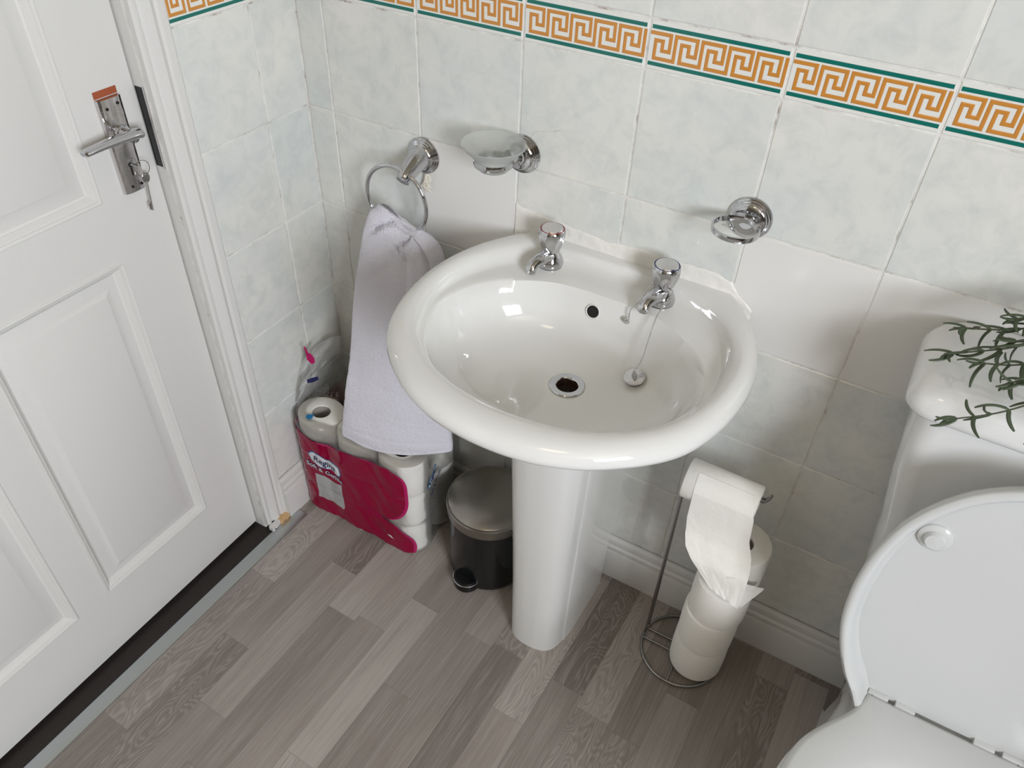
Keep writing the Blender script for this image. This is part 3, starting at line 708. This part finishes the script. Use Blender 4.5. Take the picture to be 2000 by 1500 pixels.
# lip folded over the top edge of the rolls
lip = []
for d, zz in ((.006, .302), (.014, .3035), (.03, .3035)):
    row = []
    for i in range(NU+1):
        p = S(PL[-1]*i/NU, .3, 0); c = Vector((.184, -.117, 0)); w = Vector((c.x-p.x, c.y-p.y, 0)).normalized(); row.append(p+w*d+Vector((0, 0, zz-.3+.0012*mnoise.noise(Vector((i*.3, d*50, 0))))))
    lip.append(row)
mb.loft(rg+lip, 'film', caps=False, closed=False); wrap = mb.build('plastic_wrap', pack, smooth=60)
# magenta printed area on the wrap: for each height an interval of u
uL, u0f, u1f = 0.0, uof(.012, -.16), uof(.31)
uA = uof(.305)
def right_edge(z):
    # big upper lobe and small lower lobe
    t_ = (z-.195)/.088; up = uof(.252)+.080*max(0, 1-abs(t_)**(5 if t_ > 0 else 2))**(.22 if t_ > 0 else .5) if .1 < z < .2829 else None
    lo = uof(.27)+.074*math.sqrt(max(0, 1-((z-.035)/.066)**2)) if z < .101 else None
    c = [v for v in (up, lo) if v is not None]; return max(c) if c else uof(.24)
def top_edge(u):
    f = uof(.05); return interp([(0, .266), (f-.06, .266), (f, .264), (uof(.10), .252), (uof(.13), .262), (uof(.18), .270), (uof(.25), .277), (uof(.30), .284)], u)
def strip(mt, ufun0, ufun1, z0, z1, off, nu=70, nz=110, name='printed_panel'):
    mb = MB(); rws = []
    for k in range(nz+1):
        zz = lerp(z0, z1, k/nz); a, b = ufun0(zz), ufun1(zz); rws.append([S(lerp(a, b, i/nu), min(zz, top_edge(lerp(a, b, i/nu))), off) for i in range(nu+1)])
    mb.loft(rws, mt, caps=False, closed=False); return sub(mb, name, wrap, smooth=60)
strip('pinkedge', lambda z: .0, lambda z: right_edge(z)+.007, .001, .284, .0006)
pk = strip('pink', lambda z: .0, lambda z: right_edge(z), .001, .281, .0010)
def decal(name, poly, mt, off, uz, ang=0, sc=1, n=24):
    """poly: list of (x,y); filled as rows between two y-chains, mapped onto the wrap"""
    bm = bmesh.new(); vs = [bm.verts.new((x, y, 0)) for x, y in poly]; bm.faces.new(vs); bmesh.ops.triangulate(bm, faces=bm.faces[:])
    bmesh.ops.subdivide_edges(bm, edges=bm.edges[:], cuts=7, use_grid_fill=True); bm.verts.index_update()
    c, s = math.cos(ang), math.sin(ang); mb = MB()
    mb.add([S(uz[0]+sc*(v.co.x*c-v.co.y*s), uz[1]+sc*(v.co.x*s+v.co.y*c), off) for v in bm.verts], [[v.index for v in f.verts] for f in bm.faces], mt); bm.free()
    return sub(mb, name, wrap, smooth=60)
def text(name, body, size, mt, off, uz, ang=0, shear=0, offset=0.0, xs=1):
    cu = bpy.data.curves.new('t', 'FONT'); cu.body = body; cu.size = size; cu.align_x = 'CENTER'; cu.align_y = 'CENTER'; cu.offset = offset; cu.resolution_u = 3; cu.shear = shear
    o = bpy.data.objects.new('t', cu); C.objects.link(o); bpy.context.view_layer.update()
    me = bpy.data.meshes.new_from_object(o.evaluated_get(bpy.context.evaluated_depsgraph_get())); vs = [v.co.copy() for v in me.vertices]; fs = [list(p.vertices) for p in me.polygons]
    bpy.data.objects.remove(o); c, s = math.cos(ang), math.sin(ang); mb = MB()
    mb.add([S(uz[0]+xs*v.x*c-v.y*s, uz[1]+xs*v.x*s+v.y*c, off) for v in vs], fs, mt); return sub(mb, name, wrap, smooth=0)
def badge(w, h, k=0):
    top = catmull([(-w, h*.1, 0), (-w*.8, h*.75, 0), (-w*.4, h*.9, 0), (0, h*.62, 0), (w*.4, h*.75, 0), (w*.8, h*.45, 0), (w, -h*.35, 0)], 5)
    bot = catmull([(w*.96, -h*.62, 0), (w*.7, -h*.8, 0), (w*.35, -h*.55, 0), (0, -h*.7, 0), (-w*.4, -h*.8, 0), (-w*.8, -h*.5, 0)], 5)
    return [(v.x, v.y) for v in top+bot]
def logo(uz, ang, s, cut=1):
    decal('logo_border', badge(.0415*s, .0215*s), 'print_blue', .0014, uz, ang); decal('logo_field', badge(.0395*s, .0190*s), 'print_white', .0018, uz, ang)
    text('lettering', 'Regina', .0205*s, 'print_navy', .0034, (uz[0]+.0015, uz[1]+.0005), ang-.04, offset=.0003)
    d = .019*s; uz2 = (uz[0]-math.sin(-ang)*d*0+d*math.sin(ang), uz[1]-d*1.35)
    text('lettering', 'Soft & Gentle', .0168*s, 'print_navy', .0018, uz2, ang, offset=.0011); text('lettering', 'Soft & Gentle', .0168*s, 'print_white', .0027, uz2, ang, offset=.0002)
logo((uof(.106), .196), -.12, 1.15)
# pale text box on the magenta
decal('text_box', [(-.034, .030), (-.01, .0335), (.010, .026), (.034, .030), (.034, -.040), (.030, -.047), (0, -.040), (-.034, -.040)], 'print_grey', .0016, (uof(.112), .111), 0, 1.15)
mb = MB()
for k in range(9):
    zz = .134-.0084*k
    for a, b in ((-.029, -.004+.004*(k % 2)), (.002, .028-.005*(k % 3))): mb.add([S(uof(.112)+a, zz, .0019), S(uof(.112)+b, zz, .0019), S(uof(.112)+b, zz-.0018, .0019), S(uof(.112)+a, zz-.0018, .0019)], [[0, 1, 2, 3]], 'card')
sub(mb, 'small_print', wrap)
decal('tear', [(-.011, .001), (-.004, .0035), (.001, .0045), (.004, .001), (.010, -.001), (.003, -.003), (-.003, -.0015)], 'print_white', .0016, (uof(.285, -.216), .050), -.1)
# side logo (right face), turned
us = uof(.3555, -.135)
decal('logo_border', [(-.030, -.006), (-.022, .008), (-.006, .009), (.012, .005), (.030, .010), (.031, .004), (.016, -.005), (-.002, -.010), (-.024, -.012)], 'print_blue', .0014, (us-.014, .225), .75)
decal('logo_field', [(-.027, -.005), (-.021, .005), (-.006, .006), (.010, .001), (.027, .006), (.012, -.004), (-.004, -.008), (-.022, -.009)], 'print_white', .0018, (us-.014, .225), .75)
text('lettering', 'Regina', .0135, 'print_navy', .0022, (us-.015, .2235), .75, offset=.0006)
text('lettering', 'Soft & Gentle', .0115, 'print_navy', .0022, (us-.002, .196), .78, offset=.0003)
# opened top of the film, rising in the corner behind the first roll
mb = MB(); NA, NH = 46, 26; rws = []
for k in range(NH+1):
    t = k/NH; row = []
    for i in range(NA+1):
        s = i/NA
        base = catmull([(.014, -.185, .298), (.010, -.12, .300), (.016, -.05, .300), (.07, -.025, .300), (.15, -.022, .300), (.235, -.024, .300)], 8)[int(s*39.99)]
        topx = lerp(.018, .205, s**1.15); topy = lerp(-.175, -.040, min(1, s*2.2)); topz = interp([(0, .335), (.06, .405), (.16, .452), (.28, .462), (.45, .445), (.7, .40), (1, .335)], s)
        p = base.lerp(Vector((topx, topy, topz)), t)
        w = mnoise.noise(Vector((s*9, t*4, 2)))*.014+mnoise.noise(Vector((s*24, t*9, 7)))*.007+mnoise.noise(Vector((s*50, t*22, 9)))*.003
        p += Vector((w*.6*t**.4, -w*t**.4, w*.3*t)); p.x = max(p.x, .004); p.y = min(p.y, -.004); row.append(p)
    rws.append(row)
mb.loft(rws, 'film_top', caps=False, closed=False); ft = sub(mb, 'opened_film', wrap, smooth=70)
def scrap(pts, mt):
    mb = MB(); mb.add(pts, [list(range(len(pts)))], mt); return sub(mb, 'printed_scrap', wrap, smooth=0)
scrap([(.034, -.148, .447), (.045, -.143, .440), (.052, -.142, .432), (.050, -.141, .418), (.043, -.145, .412), (.036, -.150, .426)], 'pinkedge')
scrap([(.034, -.152, .463), (.037, -.150, .462), (.043, -.147, .440), (.038, -.149, .436)], 'pinkedge')
scrap([(.033, -.158, .372), (.045, -.154, .380), (.061, -.150, .389), (.062, -.150, .380), (.048, -.156, .369), (.035, -.160, .364)], 'print_navy')
scrap([(.054, -.196, .3055), (.062, -.190, .306), (.068, -.187, .3055), (.072, -.200, .305), (.066, -.206, .305), (.057, -.203, .305)], 'print_blue')
scrap([(.045, -.035, .31), (.095, -.030, .312), (.098, -.026, .36), (.085, -.026, .372), (.05, -.030, .335)], 'pinkedge')
# ------------------------------------------------------------------ pedal bin
BX, BY, BR = .495, -.123, .093
bn = thing('pedal_bin', (BX, BY, 0), 'small black pedal bin with a brushed steel lid beside the basin pedestal', 'bin')
T = Matrix.Translation((BX, BY, 0))
mb = MB(); mb.lathe([(.0001, .0), (.086, .0), (.089, .004), (.0905, .012), (.0905, .203)], 'binblack', T, 72); mb.build('bin_body', bn, smooth=40)
mb = MB(); mb.lathe([(.0905, .190), (.0940, .191), (.0950, .194), (.0952, .213), (.0960, .2165), (.0945, .2195), (.0905, .2195), (.088, .2215), (.070, .2275), (.045, .232), (.0001, .2345)], 'steel', T, 72); lid = mb.build('bin_lid', bn, smooth=30)
mb = MB(); mb.box((BX+.015, BY+.088, .190), (BX+.055, BY+.106, .226), 'black', .004, ); mb.build('hinge', bn)
mb = MB(); pd = Vector((-.10, -1, 0)).normalized(); pc2 = Vector((.483, -.213, 0))
T2 = Matrix.Translation((.487, -.205, 0))
mb.lathe([(.0001, .001), (.027, .001), (.0300, .004), (.0300, .026), (.027, .031), (.0001, .032)], 'black', T2, 40); ped_ = mb.build('pedal', bn, smooth=40)
mb = MB(); mb.tube([(.487+.0307*math.cos(a), -.205+.0307*math.sin(a), .0255) for a in [PI*1.03+PI*.93*k/24 for k in range(25)]], .0016, 'chrome', 8); sub(mb, 'pedal_trim', ped_)
# ------------------------------------------------------------------ toilet roll stand
st = thing('toilet_roll_stand', (.968, -.118, 0), 'chrome wire toilet roll stand on the floor between basin and toilet', 'toilet roll stand')
HC = Vector((.972, -.112, .0045)); HR = .083
mb = MB(); mb.tube([HC+Vector((HR*math.cos(a), HR*math.sin(a), 0)) for a in [2*PI*k/72 for k in range(72)]], .0031, 'wire', 10, closed=True)
mb.tube([HC+Vector((-.079, .012, .001)), HC+Vector((.079, .012, .001))], .0026, 'wire', 8); mb.tube([HC+Vector((-.080, -.013, .001)), HC+Vector((.079, -.013, .001))], .0026, 'wire', 8)
mb.tube([HC+Vector((.0, -.082, .001)), HC+Vector((0, .082, .001))], .0026, 'wire', 8); mb.build('base', st)
for dy in (.008, -.009):
    mb = MB(); p = [(.890, -.101+dy*1.2, .006), (.890, -.101+dy*1.1, .1), (.889, -.101+dy*.7, .30), (.888, -.101+dy*.5, .46), (.888, -.101+dy*.5, .500), (.894, -.101+dy*.5, .512), (.905, -.101+dy*.5, .5165), (.93, -.101+dy*.5, .517), (1.015, -.101+dy*.5, .517), (1.026, -.101+dy*.4, .519), (1.032, -.101+dy*.2, .528), (1.034, -.101, .535)]
    mb.tube(catmull(p, 6), .0026, 'wire', 8); mb.build('upright', st)
# roll on the arm
AZ, AY = .4985, -.101; RA = .037
tr2 = thing('toilet_roll', (.945, AY, AZ), 'nearly finished toilet roll hanging on the arm of the stand with torn sheets', 'toilet roll')
mb = MB(); nn = 48; ax0, ax1 = .889, 1.019
def ry(x, r): return [Vector((x, AY+r*math.cos(2*PI*j/nn), AZ+r*math.sin(2*PI*j/nn))) for j in range(nn)]
mb.loft([ry(ax0+.003, .021), ry(ax0, .022), ry(ax0, RA-.002), ry(ax0+.002, RA), ry(ax1-.002, RA), ry(ax1, RA-.002), ry(ax1, .022), ry(ax1-.003, .021)], 'paper', caps=False); mb.build('roll', tr2, smooth=50)
mb = MB(); mb.loft([ry(ax0+.002, .0212), ry(ax1-.002, .0212)], 'card', caps=False); mb.build('core', tr2)
def sheet(path, xl, xr, seed, tear, mt='paper', name='sheet', amp=.0009):
    mb = MB(); c = catmull(path, 8); n = len(c); NX = 36; rws = []
    for i, p in enumerate(c):
        t = i/(n-1); row = []
        for k in range(NX+1):
            s = k/NX; x = lerp(interp(xl, t), interp(xr, t), s); w = amp*t*(mnoise.noise(Vector((s*6, t*7, seed)))+.6*mnoise.noise(Vector((s*17, t*16, seed+3))))*2
            dz = -tear(s)*smooth((t-.75)/.25)
            row.append(Vector((x, p.x+w, p.y+dz)))
        rws.append(row)
    for thk in (0,):
        mb.loft(rws, mt, caps=False, closed=False)
    back = [[v+Vector((0, .0006, -.0002)) for v in r] for r in rws]; mb.loft(back, mt, caps=False, closed=False)
    return mb.build(name, tr2, smooth=80)
arc = [(AY+(RA+.0012)*math.cos(a), AZ+(RA+.0012)*math.sin(a), 0) for a in (PI*.62, PI*.75, PI*.9, PI*1.0)]
sheet(arc+[(-.1405, .46, 0), (-.143, .435, 0), (-.148, .415, 0), (-.160, .400, 0), (-.1745, .385, 0), (-.179, .362, 0), (-.183, .338, 0)], [(0, .910), (.45, .914), (.62, .920), (.72, .928), (.80, .944), (.90, .968), (1, .996)], [(0, 1.010), (.45, 1.028), (.60, 1.041), (.72, 1.047), (.85, 1.050), (1, 1.050)], 1., lambda s: .022*s)
mb = MB(); NXs = 20; rws = []
for i in range(NXs+1):
    t = i/NXs; a = Vector((.972, .366)).lerp(Vector((1.052, .300)), t); b = Vector((1.030, .385)).lerp(Vector((1.080, .352)), min(1, t*1.3)).lerp(Vector((1.054, .300)), smooth((t-.75)/.25)); row = []
    for k in range(NXs+1):
        q_ = a.lerp(b, k/NXs); yy = -.114-.0625*math.cos(max(-1.3, min(1.3, (q_.x-1.012)/.062)))+.0018*mnoise.noise(Vector((q_.x*90, q_.y*90, 2)))
        row.append(Vector((q_.x, yy, q_.y)))
    rws.append(row)
mb.loft(rws, 'paper', caps=False, closed=False); mb.loft([[v+Vector((0, .0005, 0)) for v in r] for r in rws], 'paper', caps=False, closed=False); mb.build('torn_ply', tr2, smooth=80)
# spare rolls stacked on the base
spots = [(1.006, -.116, .0085), (1.007, -.117, .1065), (1.011, -.115, .2045), (1.014, -.103, .3025)]
labs = ['white toilet roll at the bottom of the stack on the wire stand', 'white toilet roll second from the floor in the stand stack', 'white toilet roll third from the floor, jutting out below the top one', 'white toilet roll at the top of the stack, behind the torn sheet']
for (x, y, zz), lb in zip(spots, labs):
    t = thing('toilet_roll', (x, y, zz), lb, 'toilet roll', 'spare toilet rolls stacked on the wire stand')
    mb = MB(); roll_mesh(mb, (x, y, zz), .0545, .0545, .0975); mb.build('roll', t, smooth=50)
    mb = MB(); mb.lathe([(.0211, .006), (.0208, .094)], 'card', Matrix.Translation((x, y, zz)), 32); mb.build('core', t)
# ------------------------------------------------------------------ toilet
TX = 1.372
wc = thing('toilet', (TX, -.35, 0), 'white close-coupled toilet with its lid raised against the cistern', 'toilet')
mb = MB()
rg = []
for zz, hw, yf, yb, r in ((.385, .150, -.150, -.02, .03), (.42, .160, -.158, -.015, .035), (.50, .170, -.165, -.012, .035), (.63, .184, -.172, -.012, .035), (.71, .198, -.177, -.012, .035), (.80, .209, -.182, -.012, .035), (.868, .213, -.184, -.012, .035)):
    rg.append(rrect(TX-hw, TX+hw, yf, yb, zz, r))
mb.loft(rg, 'ceramic_wc'); mb.build('cistern', wc, smooth=50)
mb = MB(); rg = []
for ins, zz in ((.012, .862), (.003, .862), (0, .866), (0, .874), (.002, .884), (.007, .893), (.015, .9), (.028, .9045), (.05, .9065), (.075, .9075)):
    rg.append(rrect(TX-.229+ins, TX+.229-ins, -.199+ins, -.005-min(ins, .004), zz, .036-ins*.3))
mb.loft(rg, 'ceramic_wc'); mb.build('cistern_lid', wc, smooth=60)
mb = MB(); mb.lathe([(.0001, .012), (.02, .012), (.024, .008), (.025, 0)], 'chrome', Matrix.Translation((TX, -.1, .907)), 32); mb.build('flush_button', wc)
# pan
def pan(hw, yf, zz, yb=-.04, nb=.115):
    # narrow shelf at the back, full oval in front
    h = [(0, yf), (.32*hw, yf+.008), (.62*hw, yf+.036), (.85*hw, yf+.085), (.97*hw, yf+.15), (hw, yf+.21), (.985*hw, yf+.27), (.90*hw, yf+.325), (lerp(nb, hw, .35), yf+.372), (nb, yf+.42), (nb, yb-.03), (nb-.03, yb), (0, yb)]
    c = catmull([(x, y, 0) for x, y in h], 5); return [Vector((TX+v.x, v.y, zz)) for v in c]+[Vector((TX-v.x, v.y, zz)) for v in c[-2:0:-1]]
mb = MB(); mb.loft([pan(.11, -.50, 0, -.12, .10), pan(.115, -.52, .02, -.11, .10), pan(.10, -.51, .08, -.09, .09), pan(.11, -.54, .18, -.07, .10), pan(.145, -.62, .28, -.05, .105), pan(.18, -.705, .355), pan(.1925, -.735, .382), pan(.196, -.742, .394), pan(.193, -.740, .401), pan(.186, -.733, .404)], 'ceramic_wc'); mb.build('pan', wc, smooth=60)
# seat
so = [(0, -.738), (.05, -.733), (.10, -.712), (.145, -.672), (.176, -.61), (.190, -.54), (.190, -.475), (.178, -.427), (.160, -.393), (.141, -.366), (.126, -.345), (.115, -.325), (.107, -.300)]
def seatring(ins, zz):
    h = catmull([(x, y, 0) for x, y in so], 6); pts = [Vector((v.x, v.y)) for v in h]; pts += [Vector((lerp(.107, 0, k/8), -.300)) for k in range(1, 9)]
    full_ = pts+[Vector((-v.x, v.y)) for v in pts[-2:0:-1]]; c0 = Vector((0, -.5))
    return [Vector((TX+v.x-(v.x)*ins/.19, c0.y+(v.y-c0.y)*(1-ins/.22), zz)) for v in full_]
def hole(k, zz):
    r0 = seatring(0, zz); out = []
    for v in r0:
        d = Vector((v.x-TX, v.y+.535)); a = math.atan2(d.y/.16, d.x/.115); out.append(Vector((TX+(.112+k)*math.cos(a), -.545+(.148+k)*math.sin(a), zz)))
    return out
mb = MB(); rg = [hole(0, .410), seatring(.006, .410), seatring(0, .414), seatring(0, .421), seatring(.003, .4265), seatring(.010, .4295), hole(.030, .431), hole(.012, .427), hole(.002, .420), hole(0, .410)]
mb.loft(rg, 'plastic', caps=False); seat = mb.build('seat', wc, smooth=45)
for sx in (-1, 1):
    mb = MB(); x0, x1 = sorted((TX+sx*.040, TX+sx*.068)); mb.box((x0, -.303, .416), (x1, -.292, .430), 'plastic', .0012)
    xa, xb = sorted((TX+sx*.078, TX+sx*.107)); mb.box((xa, -.302, .416), (xb, -.294, .430), 'plastic', .0012); sub(mb, 'hinge_tab', seat)
# raised lid
Lm = Matrix.Translation((TX, -.2925, .4255)) @ Matrix.Rotation(math.radians(-7), 4, 'X')  # local: x, up, forward(-y)
def LP(x, up, f): return Lm @ Vector((x, -f, up))
half = [(.1085, -.016), (.112, -.022), (.120, -.014), (.134, .012), (.154, .042), (.173, .082), (.186, .125), (.191, .17), (.1915, .21), (.187, .26), (.174, .315), (.152, .36), (.120, .40), (.08, .428), (.04, .442), (0, .446)]
hc = catmull([(x, u, 0) for x, u in half], 6); hc = [Vector((v.x, v.y)) for v in hc]
bt = [Vector((lerp(0, .1085, k/12), -.002)) for k in range(13)]
out2 = bt+hc; out2 = out2+[Vector((-v.x, v.y)) for v in out2[-2:0:-1]]
nb_ = len(bt); NO = len(out2)
def isb(i): return i < nb_ or i > NO-nb_
def lring(ins, f, hi=True):
    r = []
    for i, v in enumerate(out2):
        if isb(i): r.append(LP(v.x*(1-min(.9, ins/.2)), -.002+(ins if ins > .03 else 0)*.9, min(f, .002))); continue
        p = v+(Vector((0, .2))-v).normalized()*ins
        if p.y < .0 and ins > .012 and ins < .03: p.y = max(p.y, -.012)
        if ins >= .03: p = v+(Vector((0, .2))-v)*min(.9, ins/.2)
        k_ = lerp(1., .45, smooth(p.y/.22)); r.append(LP(p.x, p.y, f*k_ if f > .006 else f))
    return r
mb = MB(); mb.loft([lring(.012, -.008), lring(.003, -.003), lring(0, .006), lring(0, .031), lring(.002, .036), lring(.006, .0395), lring(.0105, .039), lring(.0145, .034), lring(.018, .015), lring(.022, .0035), lring(.0235, .002)], 'plastic'); seatlid = mb.build('seat_lid', wc, smooth=45)
for sx in (-1, 1):
    T = Lm @ Matrix.Translation((sx*.131, -.0025, .312)) @ Matrix.Rotation(PI/2, 4, 'X')
    mb = MB(); mb.lathe([(.0215, -.003), (.0205, .003), (.0165, .0055), (.0135, .006), (.0125, .010), (.011, .0125), (.0001, .0135)], 'plastic', T, 40); sub(mb, 'bumper', seatlid, smooth=30)
# ------------------------------------------------------------------ rosemary
pl = thing('potted_rosemary', (TX+.03, -.105, .918), 'potted rosemary sprigs reaching over the toilet cistern lid', 'plant')
T = Matrix.Translation((TX+.03, -.105, .9195))
mb = MB(); mb.lathe([(.0001, 0), (.036, 0), (.038, .003), (.046, .07), (.049, .072), (.049, .08), (.045, .08), (.044, .066)], 'pot', T, 40); mb.build('pot', pl)
mb = MB(); mb.lathe([(.044, .066), (.0001, .07)], 'soil', T, 24); mb.build('soil', pl)
rd = random.Random(21)
def leaf(mb, p, d, L, w=.0025, bend=.35, nrm=Vector((0, 0, 1))):
    d = d.normalized(); pts = []; n = 8; cur = p.copy(); dd = d.copy()
    sdir = nrm.cross(d); sdir = sdir.normalized() if sdir.length > .01 else Vector((0, 0, 1)); b = rd.choice((-1, 1))*rd.uniform(.35, .95)
    for i in range(n+1):
        pts.append(cur.copy()); dd = (dd+sdir*b*.22).normalized(); cur += dd*L/n
    mb.tube(pts, [w*(.5 if i == 0 else 1)*(1-.55*(i/n)**4) for i in range(n+1)], 'leaf', 6, flat=.5)
def sprig(pts, nl, L, seed, spread=1.0):
    c = catmull(pts, 10); mb = MB(); n = len(c); mb.tube(c, [lerp(.0016, .0009, i/n) for i in range(n)], 'stem', 6); s = mb.build('stem', pl)
    mb = MB()
    for k in range(nl):
        t = (k+.5)/nl; i = min(n-2, int(t*n)); p = c[i]; tg = (c[i+1]-c[i]).normalized()
        for sgn in (1, -1):
            ang = k*1.25+rd.uniform(-.3, .3); ax_ = tg.cross(Vector((0, 0, 1))).normalized(); bx_ = ax_.cross(tg)
            rdir = (ax_*math.cos(ang)+bx_*math.sin(ang)*.6)*sgn; leaf(mb, p, tg*rd.uniform(.6, 1.1)+rdir*spread*rd.uniform(.5, 1.0), L*rd.uniform(.7, 1.1), nrm=tg.cross(rdir))
    leaf(mb, c[-1], (c[-1]-c[-3]), L*.6); leaf(mb, c[-1], (c[-1]-c[-3]).normalized()+Vector((.3, -.5, .2)), L*.6)
    m_ = mb.build('leaves', pl); return s
o_ = Vector((TX+.03, -.105, .985))
SPR = [([(1.35, -.13, 1.00), (1.31, -.13, .99), (1.265, -.125, .975), (1.23, -.125, .965)], 7, .026, 9), ([(1.36, -.16, 1.00), (1.32, -.22, .97), (1.285, -.262, .945)], 6, .028, 10), ([(1.34, -.08, 1.00), (1.30, -.07, .985), (1.255, -.07, .965)], 6, .026, 11),
       ([(1.33, -.10, 1.00), (1.27, -.095, .985), (1.22, -.10, .962), (1.176, -.105, .95)], 8, .026, 1),
       ([(1.33, -.11, 1.00), (1.27, -.12, .98), (1.22, -.135, .955), (1.17, -.155, .94)], 8, .026, 2),
       ([(1.34, -.12, 1.00), (1.29, -.14, .98), (1.24, -.165, .96), (1.205, -.17, .95)], 7, .028, 3),
       ([(1.34, -.10, 1.00), (1.29, -.09, 1.0), (1.25, -.085, .985), (1.225, -.09, .975)], 6, .026, 4),
       ([(1.35, -.15, 1.00), (1.29, -.20, .97), (1.235, -.245, .945), (1.19, -.275, .935)], 7, .030, 5),
       ([(1.35, -.14, 1.00), (1.30, -.165, .985), (1.26, -.19, .97), (1.235, -.20, .955)], 7, .024, 6),
       ([(1.36, -.18, 1.00), (1.32, -.26, .96), (1.29, -.31, .93)], 5, .03, 7),
       ([(1.36, -.09, 1.02), (1.31, -.06, 1.03), (1.27, -.045, 1.02)], 5, .03, 8)]
for pts, nl, L, sd_ in SPR:
    pts = [o_+Vector((-.005, 0, 0))]+[Vector(p) for p in pts]; sprig(pts, int(nl*1.5)+2, L*1.22, sd_, 1.35)
bpy.context.view_layer.update()
